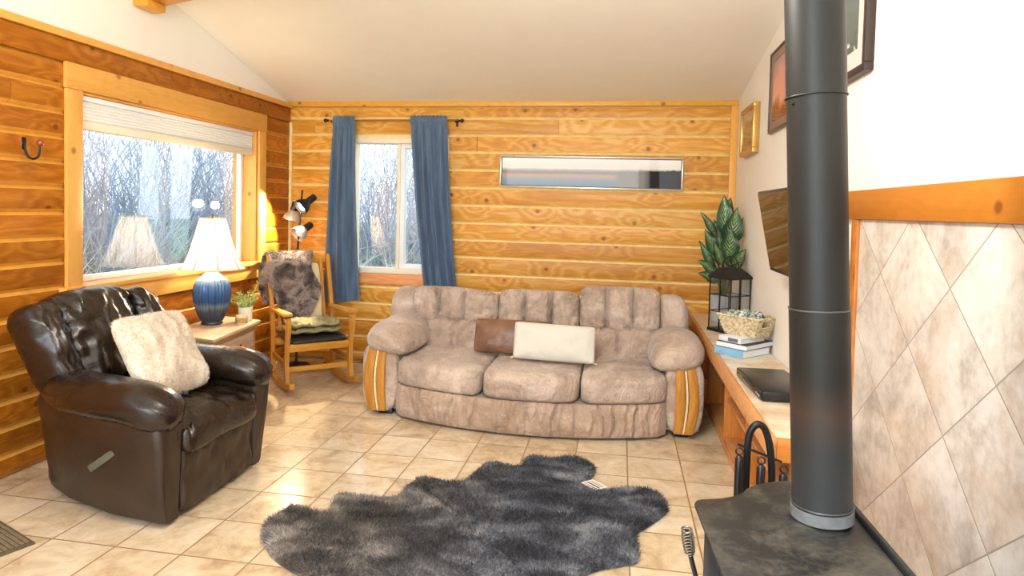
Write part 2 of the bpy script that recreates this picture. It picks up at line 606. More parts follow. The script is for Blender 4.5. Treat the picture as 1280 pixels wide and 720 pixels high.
# hearth tile on the right wall: diamond-laid stone tile with a wood cap and edge
def hearth_mat():
    t = NT('grey_beige_diamond_wall_tile')
    o = t.obj()
    sep = t.n('ShaderNodeSeparateXYZ', {0: o})
    u = t.math('DIVIDE', t.math('SUBTRACT', sep.outputs[1], 2.263), 0.250)
    w = t.math('DIVIDE', t.math('SUBTRACT', sep.outputs[2], 1.052), 0.2125)
    a = t.math('MULTIPLY', t.math('ADD', u, w), 0.5)
    b = t.math('MULTIPLY', t.math('SUBTRACT', u, w), 0.5)
    fa, fb_ = t.math('FRACT', a), t.math('FRACT', b)
    ea = t.math('MINIMUM', fa, t.math('SUBTRACT', 1.0, fa))
    eb = t.math('MINIMUM', fb_, t.math('SUBTRACT', 1.0, fb_))
    e = t.math('MINIMUM', ea, eb)
    gr = t.n('ShaderNodeMapRange', {'Value': e, 'From Min': 0.004, 'From Max': 0.009, 'To Min': 1.0, 'To Max': 0.0}).outputs[0]
    cell = t.n('ShaderNodeCombineXYZ', {0: t.math('FLOOR', a), 1: t.math('FLOOR', b), 2: 0.0}).outputs[0]
    wn = t.n('ShaderNodeTexWhiteNoise', {'Vector': cell}, noise_dimensions='3D')
    ov = t.vadd(o, t.vmul(wn.outputs['Color'], (7.0, 7.0, 7.0)))
    n1 = t.noise(ov, 3.6, 7.0, 0.60, 0.5)
    n2 = t.noise(ov, 30.0, 4.0, 0.65)
    k = t.math('ADD', t.math('MULTIPLY', n1, 0.7), t.math('MULTIPLY', n2, 0.3))
    c = t.ramp(k, [(0.30, srgb(150, 140, 132)), (0.42, srgb(186, 178, 170)), (0.52, srgb(212, 206, 200)), (0.66, srgb(228, 226, 222))])
    warm = t.n('ShaderNodeMapRange', {'Value': t.noise(ov, 3.0, 3.0), 'From Min': 0.52, 'From Max': 0.68, 'To Min': 0.0, 'To Max': 0.3}).outputs[0]
    c = t.mix(warm, c, srgb(196, 160, 122))
    c = t.mix(gr, c, srgb(160, 148, 134))
    t.P(Base_Color=c, Roughness=0.34)
    t.bump(t.math('SUBTRACT', t.math('MULTIPLY', n2, 0.1), gr), 0.4, 0.003)
    return t.mat


M['hearth'] = hearth_mat()
mb = MB()
mb.box(XR - 0.014, XR - 0.0005, 0.2, 2.735, 0.0, 1.453)
struct(mb, 'wall_hearth', M['hearth'], smooth=False)
mb = MB()
mb.box(XR - 0.032, XR - 0.0005, 0.2, 2.93, 1.454, 1.566, 0.004)
struct(mb, 'trim_5', M['hearth_y'])
mb = MB()
mb.box(XR - 0.026, XR - 0.0005, 2.737, 2.80, 0.0, 1.452, 0.004)
struct(mb, 'trim_6', M['hearth_z'])

# roof beam end high on the left wall
mb = MB()
mb.box(0.0, 4.1, -0.13, 0.0, 0.0, 0.16, 0.006, M=Matrix.Translation((-3.11, 3.934, 2.752)) @ Matrix.Rotation(-0.339, 4, 'Z'))
mb.box(XL + 0.005, XL + 0.112, 3.725, 3.895, 2.702, 2.751, 0.006, mi=0)
struct(mb, 'beam', [M['trim_x']])

# ------------------------------------------------------------------ window 1 (left)
w1 = struct_root('window_1')
XG = XL - 0.115
mb = MB()
mb.box(XL + 0.026, XL + 0.052, 3.177, 5.254, 2.081, 2.227, 0.004)
mb.box(XL + 0.026, XL + 0.052, 3.177, 5.254, 0.815, 0.925, 0.004)
mb.build('head_casing', M['trim_y'], w1)
mb = MB()
mb.box(XL + 0.026, XL + 0.050, 3.182, 3.291, 0.926, 2.080, 0.004)
mb.box(XL + 0.026, XL + 0.050, 5.141, 5.250, 0.926, 2.080, 0.004)
mb.build('side_casing', M['trim_z'], w1)
mb = MB()
mb.box(XG - 0.03, XL + 0.075, 3.150, 5.285, 0.926, 0.955, 0.006)
mb.build('window_sill', M['trim_y'], w1)
mb = MB()
mb.box(XG - 0.06, XL + 0.026, LY0 + 0.001, LY0 + 0.014, LZ0, LZ1 - 0.014)
mb.box(XG - 0.06, XL + 0.026, LY1 - 0.014, LY1 - 0.001, LZ0, LZ1 - 0.014)
mb.box(XG - 0.06, XL + 0.026, LY0 + 0.001, LY1 - 0.001, LZ1 - 0.014, LZ1 - 0.001)
mb.build('jamb', M['trim_z'], w1)
mb = MB()
f = 0.035
LY0 += 0.015
LY1 -= 0.015
LZ1 -= 0.015
mb.box(XG - 0.02, XG + 0.02, LY0, LY0 + f, LZ0, LZ1, 0.004)
mb.box(XG - 0.02, XG + 0.02, LY1 - f, LY1, LZ0, LZ1, 0.004)
mb.box(XG - 0.02, XG + 0.02, LY0 + f, LY1 - f, LZ0, LZ0 + f, 0.004)
mb.box(XG - 0.02, XG + 0.02, LY0 + f, LY1 - f, LZ1 - f, LZ1, 0.004)
mb.build('sash', M['white_vinyl'], w1)
mb = MB()
mb.box(XG - 0.003, XG + 0.003, LY0 + f, LY1 - f, LZ0 + f, LZ1 - f)
mb.build('pane', M['pane'], w1, smooth=False)

# cellular shade drawn up in the head of window 1
sh = thing('cellular_shade', 'white pleated cellular shade drawn up at the top of the big left window', 'window blind', (XL - 0.03, 4.216, 1.868))
mb = MB()
mb.box(XL - 0.065, XL + 0.008, LY0 + 0.006, LY1 - 0.006, 2.034, 2.064, 0.004)
mb.build('headrail', M['white_vinyl'], sh)
mb = MB()
np_ = 6
for i in range(np_):
    z1 = 2.033 - i * (2.033 - 1.918) / np_
    z0 = z1 - (2.033 - 1.918) / np_
    zm = (z0 + z1) / 2
    x0, x1 = XL - 0.058, XL + 0.002
    sec = [(x1 - 0.010, z1), (x1, zm), (x1 - 0.010, z0), (x0 + 0.010, z0), (x0, zm), (x0 + 0.010, z1)]
    mb.loft([[(x, y, z) for x, z in sec] for y in (LY0 + 0.012, LY1 - 0.012)])
M['shade_fabric'] = plain('white_shade_fabric', srgb(240, 240, 238), 0.8, var=0.01)
mb.build('pleated_fabric', M['shade_fabric'], sh, smooth=False)
mb = MB()
mb.box(XL - 0.062, XL + 0.006, LY0 + 0.008, LY1 - 0.008, 1.868, 1.916, 0.006)
mb.build('bottom_rail', M['cream_vinyl'], sh)

# ------------------------------------------------------------------ window 2 (back)
w2 = struct_root('window_2')
YG = YB + 0.055
mb = MB()
f = 0.05
y0, y1 = YG - 0.028, YG + 0.028
mb.box(BX0, BX1, YB - 0.035, y1, BZ1 - f, BZ1, 0.004)
mb.box(BX0, BX1, YB - 0.035, y1, BZ0, BZ0 + f, 0.004)
mb.box(BX0, BX0 + f, YB - 0.035, y1, BZ0 + f, BZ1 - f, 0.004)
mb.box(BX1 - f, BX1, YB - 0.035, y1, BZ0 + f, BZ1 - f, 0.004)
mb.build('window_frame', M['cream_vinyl'], w2)
mb = MB()
xm = -2.018
mb.box(xm - 0.034, xm - 0.004, YB - 0.01, y1, BZ0 + f, BZ1 - f, 0.003)
mb.build('mullion', M['cream_vinyl'], w2)
mb = MB()
xa, xb = xm - 0.003, BX1 - f
s = 0.04
mb.box(xa, xa + s, YB - 0.004, y1 - 0.01, BZ0 + f, BZ1 - f, 0.003)
mb.box(xb - s, xb, YB - 0.004, y1 - 0.01, BZ0 + f, BZ1 - f, 0.003)
mb.box(xa + s, xb - s, YB - 0.004, y1 - 0.01, BZ0 + f, BZ0 + f + s, 0.003)
mb.box(xa + s, xb - s, YB - 0.004, y1 - 0.01, BZ1 - f - s, BZ1 - f, 0.003)
mb.build('sliding_sash', M['white_vinyl'], w2)
mb = MB()
mb.box(BX0 + f, xm - 0.034, YG - 0.003, YG + 0.003, BZ0 + f, BZ1 - f)
mb.build('pane', M['pane'], w2, smooth=False)
mb = MB()
mb.box(xa + s, xb - s, YG + 0.004, YG + 0.010, BZ0 + f + s, BZ1 - f - s)
mb.build('pane', M['pane'], w2, smooth=False)
mb = MB()
mb.box(BX0 - 0.06, BX1 + 0.06, YB - 0.045, YB - 0.024, 0.735, 0.833, 0.004)
mb.build('apron_board', wood('reddish_sill_board', (srgb(198, 124, 70), srgb(222, 154, 98), srgb(234, 176, 122)), 'X'), w2)
# ------------------------------------------------------------------ sofa
def suede(name, base, light, dark):
    t = NT(name)
    o = t.obj()
    n1 = t.noise(o, 3.5, 4.0, 0.6, 1.0)
    n2 = t.noise(o, 60.0, 3.0)
    k = t.math('ADD', t.math('MULTIPLY', n1, 0.85), t.math('MULTIPLY', n2, 0.15))
    t.P(Base_Color=t.ramp(k, [(0.30, dark), (0.5, base), (0.68, light)]), Roughness=0.75)
    t.b.inputs['Specular IOR Level'].default_value = 0.3
    t.b.inputs['Sheen Weight'].default_value = 0.25
    t.b.inputs['Sheen Roughness'].default_value = 0.5
    cr = t.noise(t.vmul(o, (1.0, 1.0, 0.55)), 16.0, 2.0, 0.5, 1.5)
    cr2 = t.noise(o, 7.0, 3.0, 0.6, 2.0)
    h = t.math('ADD', t.math('MULTIPLY', t.math('ABSOLUTE', t.math('SUBTRACT', cr, 0.5)), 0.8), cr2)
    t.bump(h, 0.75, 0.03)
    return t.mat


M['suede'] = suede('taupe_suede', srgb(180, 158, 141), srgb(208, 188, 171), srgb(144, 120, 102))
M['suede_dark'] = suede('taupe_suede_skirt', srgb(174, 148, 126), srgb(198, 174, 152), srgb(142, 116, 94))
M['welt'] = plain('cream_welt', srgb(240, 214, 172), 0.6)
SX = -0.585
sofa = thing('sofa', 'taupe suede three seat sofa with curved wood strips on its arms', 'sofa', (SX, 4.6, 0))


def bow(x):
    return 0.19 * min(1.2, abs((x - SX) / 0.92)) ** 2


# rear body
mb = MB()
mb.box(-1.66, 0.44, 4.96, 5.26, 0.06, 0.74, 0.05, 3)
mb.box(-1.52, 0.32, 4.30, 4.97, 0.05, 0.215, 0.02, 2)
mb.build('frame_body', M['suede'], sofa)

# gathered skirt along the front
r = random.Random(4)
pleats = sorted([r.uniform(-1.50, 0.33) for _ in range(44)])
psl = [r.uniform(-0.05, 0.05) for _ in pleats]
pamp = [r.uniform(0.4, 1.0) for _ in pleats]


def skirt(u, v):
    x = -1.512 + u * 1.838
    z = 0.018 + v * 0.215
    d = 0.0
    for px, sl, am in zip(pleats, psl, pamp):
        q = (x - px - sl * (v - 0.5) - 0.012 * math.sin(v * 5 + px * 9)) / 0.016
        if -4 < q < 4:
            d += am * (0.017 * math.exp(-q * q) - 0.020 * math.exp(-((q - 1.25) / 0.7) ** 2))
    d += 0.006 * noise.noise(V((x * 6, z * 5, 2.0)))
    d *= min(1.0, v / 0.12) * min(1.0, (1 - v) / 0.1 + 0.4)
    bulge = 0.022 * (1 - (2 * v - 1) ** 4)
    rnd_ = -0.05 * max(0.0, abs(2 * u - 1) - 0.94) / 0.06
    return (x, 4.045 + bow(x) - d - bulge - rnd_, z)


mb = MB()
mb.grid(230, 12, skirt)
mb.grid(40, 1, lambda u, v: (-1.512 + (1 - u) * 1.838, 4.30, 0.018 + v * 0.215))
mb.grid(60, 1, lambda u, v: (-1.512 + u * 1.838, skirt(u, 1)[1] * (1 - v) + 4.30 * v, 0.233))
mb.build('skirt', M['suede_dark'], sofa, ang=60)

# seat cushions
def seat_fn(pt, u, v):
    k = max(0.0, (4.9 - pt.y) / 0.85)
    pt = pt.copy()
    pt.y += bow(pt.x) * k
    pt.z += 0.010 * (1 - k)
    # front roll sags and creases
    if v < -0.75:
        pt.y += 0.008 * noise.noise(V((pt.x * 30, pt.z * 8, 1.0)))
    return pt


for i, (xa, xb) in enumerate(((-1.508, -0.868), (-0.866, -0.232), (-0.230, 0.336))):
    mb = MB()
    mb.puff(((xa + xb) / 2, 4.405, 0.318), (1, 0, 0), (0, 1, 0), (0, 0, 1), xb - xa - 0.004, 0.78, 0.094, 0.094,
            nu=40, nv=34, corner=9, p=5.5, rough=0.007, freq=7, seed=i * 3.3 + 1, fn=seat_fn, gather=0.012)
    mb.build('seat_cushion', M['suede'], sofa, ang=70)

# lumbar row and head row of the back
tilt = 0.20
WV = V((0, tilt, 1)).normalized()
NV = V((0, -1, tilt)).normalized()
rows = []
for i, (xa, xb, s) in enumerate(((-1.50, -0.905, (-0.05,)), (-0.905, -0.290, (0.0,)), (-0.290, 0.300, (0.0,)))):
    mb = MB()
    mb.puff(((xa + xb) / 2, 4.79, 0.475), (1, 0, 0), WV, NV, xb - xa, 0.26, 0.095, 0.06, nu=40, nv=24, corner=6, p=3.2,
            useams=s, sd=0.55, sw=0.07, rough=0.007, freq=8, seed=20 + i)
    mb.build('lumbar_cushion', M['suede'], sofa, ang=70)
for i, (xa, xb, za, zb_, s) in enumerate(((-1.585, -0.905, 0.555, 0.845, (-0.36, 0.22)), (-0.905, -0.288, 0.535, 0.850, (-0.33, 0.33)), (-0.288, 0.300, 0.555, 0.900, (-0.32, 0.34)))):
    def fn(pt, u, v, xa=xa, xb=xb, i=i):
        pt = pt.copy()
        if i == 0:
            pt.z += -0.020 * max(0, u) * max(0, v + .3)
        # pleats running down the tufted channels
        pt.y += 0.015 * noise.noise(V((pt.x * 24 + 6 * pt.z, pt.z * 3.2, 5.0 + i))) * (1 - abs(v) ** 3)
        return pt
    mb = MB()
    mb.puff(((xa + xb) / 2, 4.865, (za + zb_) / 2), (1, 0, 0), WV, NV, xb - xa, zb_ - za, 0.130, 0.11, nu=54, nv=30, corner=7, p=2.8,
            useams=s, sd=0.72, sw=0.055, rough=0.016, freq=7, seed=31 + i, fn=fn, gather=0.02)
    mb.build('head_cushion', M['suede'], sofa, ang=70)
# side wings of the back
for xa, xb, za, zb_ in ((-1.800, -1.560, 0.46, 0.825), (0.285, 0.520, 0.47, 0.848)):
    mb = MB()
    sgn = -1 if xa < SX else 1

    def fn(pt, u, v, sgn=sgn):
        pt = pt.copy()
        k = max(0.0, u * sgn)
        pt.z -= 0.075 * k * k * max(0, v)
        return pt
    mb.puff(((xa + xb) / 2, 4.97, (za + zb_) / 2), (1, 0, 0), WV, NV, xb - xa, zb_ - za, 0.13, 0.13, nu=24, nv=28, corner=5, p=2.6,
            rough=0.008, freq=7, seed=44 + xa, fn=fn)
    mb.build('wing_cushion', M['suede'], sofa, ang=70)

# arms: front panel, pad, wood strips
for side in (-1, 1):
    if side < 0:
        x0, x1 = -1.762, -1.500
    else:
        x0, x1 = 0.312, 0.560
    xc = (x0 + x1) / 2
    w = (x1 - x0)
    # upholstered side body
    secs = []
    for y in (4.33, 4.36, 4.6, 4.9, 5.16, 5.2):
        k = 0.94 if y in (4.33, 5.2) else 1.0
        xo, xi = (x0 + 0.015, x1) if side < 0 else (x1 - 0.015, x0)
        secs.append([(xc + (xi - xc) * k, y, 0.03), (xc + (xo - xc) * k, y, 0.03), (xc + (xo - xc) * k * 1.02, y, 0.25), (xc + (xo - xc) * k, y, 0.47), (xc + (xi - xc) * k, y, 0.47)])
    mb = MB()
    mb.loft(secs)
    mb.build('arm_body', M['suede'], sofa, ang=50)
    # rounded front panel: tall oval board swelling at mid height
    out = []
    n = 40
    for k in range(n):
        a = 2 * PI * k / n
        cx, cz = math.cos(a), math.sin(a)
        ex = abs(cx) ** (2 / 3.2) * (1 if cx > 0 else -1)
        ez = abs(cz) ** (2 / 4.5) * (1 if cz > 0 else -1)
        narrow = 1.0 - 0.14 * max(0, -ez) ** 2
        out.append((xc + ex * w / 2 * narrow, -(0.262 + ez * 0.240)))
    Mx = Matrix.Translation((0, 4.255, 0)) @ Matrix.Rotation(-PI / 2, 4, 'X')
    mb = MB()
    mb.prism(out, 0.0, 0.085, 0.030, 4, M=Mx)
    mb.build('arm_front', M['suede'], sofa, ang=60)

    # two bent wood strips with a cream welt between them
    if side < 0:
        tr = ((-1.728, -1.660), (-1.656, -1.641), (-1.636, -1.580))
    else:
        tr = ((0.372, 0.432), (0.438, 0.452), (0.457, 0.516))
    for j, (a, b) in enumerate(tr):
        mb = MB()
        secs = []
        for k in range(17):
            s = k / 16
            z = 0.040 + s * 0.430
            c = math.sin(PI * s)
            tt = 1 - 0.22 * (1 - c)
            mid = xc + ((a + b) / 2 - xc) * tt + side * 0.016 * (c - 0.6)
            hw = (b - a) / 2 * (1 - 0.12 * (1 - c))
            y = 4.249 - 0.012 * c
            th = 0.016 if j != 1 else 0.010
            secs.append([(mid - hw, y + 0.02, z), (mid - hw, y - th * .6, z), (mid - hw * .7, y - th, z), (mid + hw * .7, y - th, z), (mid + hw, y - th * .6, z), (mid + hw, y + 0.02, z)])
        mb.loft(secs)
        mb.build('welt' if j == 1 else 'wood_strip', M['welt'] if j == 1 else M['oak'], sofa, ang=40)
    # overstuffed pad
    secs = []
    ny = 30
    for k in range(ny + 1):
        s = k / ny
        y = 4.205 + s * 0.80
        e = max(0.02, (1 - abs(2 * s - 1) ** 4.0)) ** (1 / 2.6)
        loop = []
        fr = max(0.0, 1 - s / 0.30)
        cxp = xc + (-side) * 0.045
        hw = 0.185 * e
        zc = 0.520 + 0.012 * math.sin(PI * s) - 0.025 * fr * fr
        nn = 32
        for q in range(nn):
            a = 2 * PI * q / nn
            cx, cz = math.cos(a), math.sin(a)
            hz = (0.112 if cz > 0 else 0.085) * e
            px = math.copysign(abs(cx) ** 0.85, cx) * hw
            pz = math.copysign(abs(cz) ** 0.9, cz) * hz
            if (px * side) < 0:        # inner side hangs lower
                pz -= 0.055 * min(1.0, abs(px) / 0.17) * (1.0 if cz < 0.4 else 0.35) * e
            wr = 0.006 * noise.noise(V((a * 2.2, y * 9, side))) + 0.010 * fr * math.sin(a * 11 + 3 * noise.noise(V((a, y * 5, 2.0)))) * e * (1 if cz < 0.35 else .3)
            loop.append((cxp + px * (1 + wr * 4), y, zc + pz + wr))
        secs.append(loop)
    mb = MB()
    mb.loft(secs)
    mb.build('arm_pad', M['suede'], sofa, ang=80)
for x in (-1.60, 0.42):
    for ya, zt in ((4.30, 0.035), (5.10, 0.065)):
        mb = MB()
        mb.box(x - 0.05, x + 0.05, ya, ya + 0.06, 0.0, zt, 0.004)
        mb.build('foot', M['black_plastic'], sofa)

# cushions on the sofa
def pillow(name, label, c, U, W, w, h, t, mat, seed, **kw):
    root = thing(name, label, 'cushion', tuple(V(c) - V((0, 0, h / 2))))
    mb = MB()
    U, W = V(U).normalized(), V(W).normalized()
    N = U.cross(W).normalized()
    mb.puff(c, U, W, N, w, h, t, t, nu=34, nv=26, corner=kw.get('corner', 14), p=kw.get('p', 2.0), rough=kw.get('rough', 0.006), freq=kw.get('freq', 6), seed=seed, fn=kw.get('fn'))
    mb.build('cover', mat, root, ang=80)
    return root, U, W, N


def sat(name, c, c2, rough=0.35):
    t = NT(name)
    o = t.obj()
    t.P(Base_Color=t.ramp(t.noise(o, 4.0, 3.0), [(0.35, c2), (0.65, c)]), Roughness=rough)
    t.bump(t.noise(t.vmul(o, (1, 1, 3)), 9.0, 3.0, 0.6, 1.5), 0.25, 0.02)
    return t.mat


pillow('lumbar_pillow', 'shiny brown satin lumbar cushion half hidden behind the white one', (-0.735, 4.530, 0.548), (1, 0.03, 0.0), (0, 0.36, 1), 0.56, 0.245, 0.062,
       sat('brown_satin', srgb(142, 104, 78), srgb(104, 70, 50)), 3.0)
root, U, W, N = pillow('lumbar_pillow', 'cream white rectangular lumbar cushion at the middle of the sofa', (-0.428, 4.375, 0.556), (1, 0.0, -0.02), (0, 0.30, 1), 0.555, 0.250, 0.058,
       plain('cream_linen', srgb(208, 203, 190), 0.85, var=0.015, bump=0.08, bs=250), 5.0, corner=22)
for sx in (-1, 1):
    mb = MB()
    c = V((-0.428, 4.375, 0.556)) + U * (0.277 * sx) - W * 0.118
    mb.tube([c, c + U * 0.020 * sx - W * 0.006], [0.006, 0.002], 6)
    mb.build('corner_tie', M['welt'], root)
# ------------------------------------------------------------------ recliner
def leather(name, base, hi, rough=0.32):
    t = NT(name)
    o = t.obj()
    n1 = t.noise(o, 5.0, 4.0, 0.6, 0.8)
    t.P(Base_Color=t.ramp(n1, [(0.3, base), (0.7, hi)]), Roughness=t.math('ADD', rough - 0.06, t.math('MULTIPLY', t.noise(o, 9.0, 3.0), 0.14)))
    t.b.inputs['Specular IOR Level'].default_value = 0.6
    vor = t.n('ShaderNodeTexVoronoi', {'Vector': o, 'Scale': 260.0}, feature='DISTANCE_TO_EDGE').outputs['Distance']
    big = t.noise(o, 11.0, 3.0, 0.55, 1.8)
    t.bump(t.math('ADD', t.math('MULTIPLY', vor, 0.10), t.math('MULTIPLY', big, 0.9)), 0.17, 0.012)
    return t.mat


M['leather'] = leather('dark_brown_leather', srgb(24, 15, 10), srgb(38, 25, 17), 0.26)
M['leather_side'] = leather('brown_vinyl_side', srgb(36, 23, 14), srgb(50, 33, 20), 0.42)
RC = (-1.95, 2.90, 0.0)
rec = thing('recliner', 'dark brown leather recliner with a pale furry cushion on its seat', 'armchair', RC)


def R_(x, y, z):          # recliner axes: x back from the front face, y across, z up; the base narrows a little to the rear
    k = max(0.0, -x) / 0.87
    tz = max(0.0, 1 - z / 0.6)
    yy = y * (1 - 0.06 * k * tz) + (0.25 * k ** 2.2 if y < 0 else -0.02 * k * tz)
    return V((RC[0] + x, RC[1] + yy, z))


# arm bodies
for side in (-1, 1):
    yo_b, yo_t, yi = (0.385, 0.455, 0.285) if side < 0 else (0.395, 0.46, 0.305)
    secs = []
    for x, k in ((0.0, 0.80), (-0.012, 0.95), (-0.04, 1.0), (-0.3, 1.0), (-0.6, 1.0), (-0.77, 1.0), (-0.82, 0.96), (-0.835, 0.85)):
        mid = (yo_b + yi) / 2
        loop = []
        for (yy, zz) in ((yi, 0.02), (yo_b - 0.02, 0.02), (yo_b, 0.035), (yo_b + 0.025, 0.20), (yo_b + 0.045, 0.36), (yo_t - 0.005, 0.48), (yo_t - 0.05, 0.55), (yi, 0.55)):
            loop.append(R_(x + (0.02 * (zz > 0.2) if x > -0.1 else 0), side * (mid + (yy - mid) * k), zz))
        secs.append(loop)
    mb = MB()
    mb.loft(secs)
    mb.build('arm_body', M['leather_side'], rec, ang=45)
    secs = []
    nx = 34
    for k in range(nx + 1):
        s = k / nx
        x = 0.060 - s * 0.80
        e = max(0.015, 1 - abs(2 * s - 1) ** 5.0) ** (1 / 2.4)
        fr = max(0.0, 1 - s / 0.28)
        loop = []
        nn = 30
        for q in range(nn):
            a = 2 * PI * q / nn
            cx, cz = math.cos(a), math.sin(a)
            hw = 0.128 * e
            hz = (0.098 if cz > 0 else 0.085 + 0.03 * fr) * e
            wr = 0.005 * noise.noise(V((a * 2, x * 9, side + 4))) + 0.012 * fr * math.sin(a * 9 + 4 * noise.noise(V((a, x * 6, 7.0)))) * e
            yy = 0.372 + math.copysign(abs(cx) ** 0.85, cx) * hw * (1 + wr * 3)
            zz = 0.545 + 0.015 * math.sin(PI * s) - 0.03 * fr * fr + math.copysign(abs(cz) ** 0.9, cz) * hz + wr
            loop.append(R_(x, side * yy, zz))
        secs.append(loop)
    mb = MB()
    mb.loft(secs)
    mb.build('arm_pad', M['leather'], rec, ang=80)
# base between the arms and back shell
mb = MB()
mb.box(RC[0] - 0.80, RC[0] - 0.05, RC[1] - 0.14, RC[1] + 0.29, 0.03, 0.33, 0.02)
mb.box(RC[0] - 0.80, RC[0] - 0.60, RC[1] - 0.20, RC[1] + 0.30, 0.05, 0.60, 0.04)
mb.build('base_frame', M['leather_side'], rec)
# footrest panel
mb = MB()
mb.puff((RC[0] - 0.025, RC[1] + 0.012, 0.195), (0, 1, 0), (0, 0, 1), (1, 0, 0), 0.57, 0.34, 0.045, 0.03, nu=30, nv=24, corner=12, p=4.5, rough=0.010, freq=5, seed=8)
mb.build('footrest', M['leather_side'], rec, ang=70)
# seat cushion rolling over the front
def seat_roll(pt, u, v):
    pt = pt.copy()
    if v > 0.2:
        k = (v - 0.2) / 0.8
        pt.z -= 0.035 * k * k
    pt.z += 0.006 * math.sin(u * 5 + 1)
    return pt
mb = MB()
mb.puff((RC[0] - 0.245, RC[1] + 0.010, 0.392), (0, -1, 0), (1, 0, 0), (0, 0, 1), 0.60, 0.60, 0.090, 0.08, nu=36, nv=36, corner=9, p=4.0,
        useams=(), rough=0.012, freq=6, seed=12, fn=seat_roll, gather=0.015)
mb.build('seat_cushion', M['leather'], rec, ang=80)
mb = MB()
mb.puff((RC[0] - 0.36, RC[1] + 0.010, 0.448), (0, -1, 0), (1, 0, 0), (0, 0, 1), 0.58, 0.26, 0.045, 0.05, nu=30, nv=20, corner=8, p=3.0, rough=0.010, freq=6, seed=13)
mb.build('seat_bolster', M['leather'], rec, ang=80)
# back: three tufted columns leaning to the wall
lean = V((-0.36, 0, 1)).normalized()
bn = V((1, 0, 0.36)).normalized()
for (ya, yb, h, dz, cn, t_) in ((-0.355, -0.200, 0.68, -0.035, 9, 0.120), (-0.200, 0.290, 0.655, 0.012, 8, 0.150), (0.290, 0.470, 0.66, -0.02, 5, 0.130)):
    wing = (yb - ya) < 0.3
    def fn(pt, u, v, ya=ya, wing=wing):
        pt = pt.copy()
        e = abs(u) ** 3
        pt.x += 0.012 * e * math.sin(v * 26 + 3 * noise.noise(V((u * 2, v * 4, ya)))) * (1 if not wing or (u > 0) == (ya < 0) else 0.2)
        if wing:
            pt.x += 0.035
            pt.y += (0.10 if ya < 0 else -0.05) * max(0.0, -v - 0.1) + (0.045 * (1 - v) if ya < 0 else 0.0)
            pt.z -= 0.035 * max(0, (-u if ya > 0 else u) * -1) ** 2 * max(0, v)
        else:
            pt.z -= 0.02 * u * u * max(0, v)
        return pt
    mb = MB()
    c = V((RC[0] - 0.735, RC[1] + (ya + yb) / 2, 0.665 + dz))
    mb.puff(c, (0, 1, 0), lean, bn, yb - ya + 0.012, h, t_, 0.10, nu=40, nv=44, corner=cn, p=2.7, rough=0.014, freq=5, seed=60 + ya, fn=fn)
    mb.build('back_cushion', M['leather'], rec, ang=80)
# recline lever on the near side
lv = MB()
Ml = Matrix.Translation((-2.245, 2.508, 0.30)) @ Matrix.Rotation(-0.62, 4, 'Y')
lv.box(-0.085, 0.085, -0.014, 0.010, -0.017, 0.017, 0.007, 2, M=Ml)
lv.box(-0.085, -0.045, -0.010, 0.035, -0.015, 0.015, 0.004, 2, M=Ml)
lv.build('recline_lever', plain('grey_green_plastic', srgb(92, 92, 76), 0.4), rec)


# fur helper: short blades on a surface sampler
def fur_blades(mb, pts, nrm, L, wd, seed, lean=0.6, flow=None, mi=0):
    r = random.Random(seed)
    for p, n in zip(pts, nrm):
        l = L * r.uniform(.6, 1.25)
        a = r.uniform(0, 2 * PI)
        side = n.orthogonal().normalized()
        side = side * math.cos(a) + n.cross(side) * math.sin(a)
        d = n + side * r.uniform(0, lean)
        if flow:
            d = d + flow
        tip = p + d.normalized() * l
        wv = d.cross(side + n * 0.3)
        wv = (wv.normalized() if wv.length > 1e-6 else side) * wd
        b = len(mb.v)
        mb.v += [p - wv, p + wv, tip]
        mb.f.append([b, b + 1, b + 2])
        mb.m.append(mi)


def sample_mesh(mb, count, seed, keep=None):
    """random points with normals on the triangles of mb"""
    tri = []
    for f in mb.f:
        for i in range(1, len(f) - 1):
            tri.append((f[0], f[i], f[i + 1]))
    A = np.array([[tuple(mb.v[i]) for i in t] for t in tri])
    nn = np.cross(A[:, 1] - A[:, 0], A[:, 2] - A[:, 0])
    ar = np.linalg.norm(nn, axis=1)
    ok = ar > 1e-12
    if keep is not None:
        ok &= np.array([keep(V(c), V(m)) for c, m in zip(A.mean(axis=1), nn)])
    A, nn, ar = A[ok], nn[ok], ar[ok]
    rs = np.random.RandomState(seed)
    ix = rs.choice(len(A), count, p=ar / ar.sum())
    u = rs.rand(count, 1)
    v = rs.rand(count, 1)
    fl = (u + v) > 1
    u, v = np.where(fl, 1 - u, u), np.where(fl, 1 - v, v)
    P = A[ix, 0] + (A[ix, 1] - A[ix, 0]) * u + (A[ix, 2] - A[ix, 0]) * v
    N = nn[ix] / ar[ix][:, None]
    return [V(p) for p in P], [V(n) for n in N]


def fur_mat(name, stops, sc=3.0, rough=0.8):
    t = NT(name)
    o = t.obj()
    n1 = t.noise(o, sc, 4.0, 0.62, 0.6)
    n2 = t.noise(o, sc * 22, 2.0)
    k = t.math('ADD', t.math('MULTIPLY', n1, 0.8), t.math('MULTIPLY', n2, 0.2))
    t.P(Base_Color=t.ramp(k, stops), Roughness=rough)
    t.b.inputs['Specular IOR Level'].default_value = 0.25
    t.b.inputs['Sheen Weight'].default_value = 0.3
    return t.mat


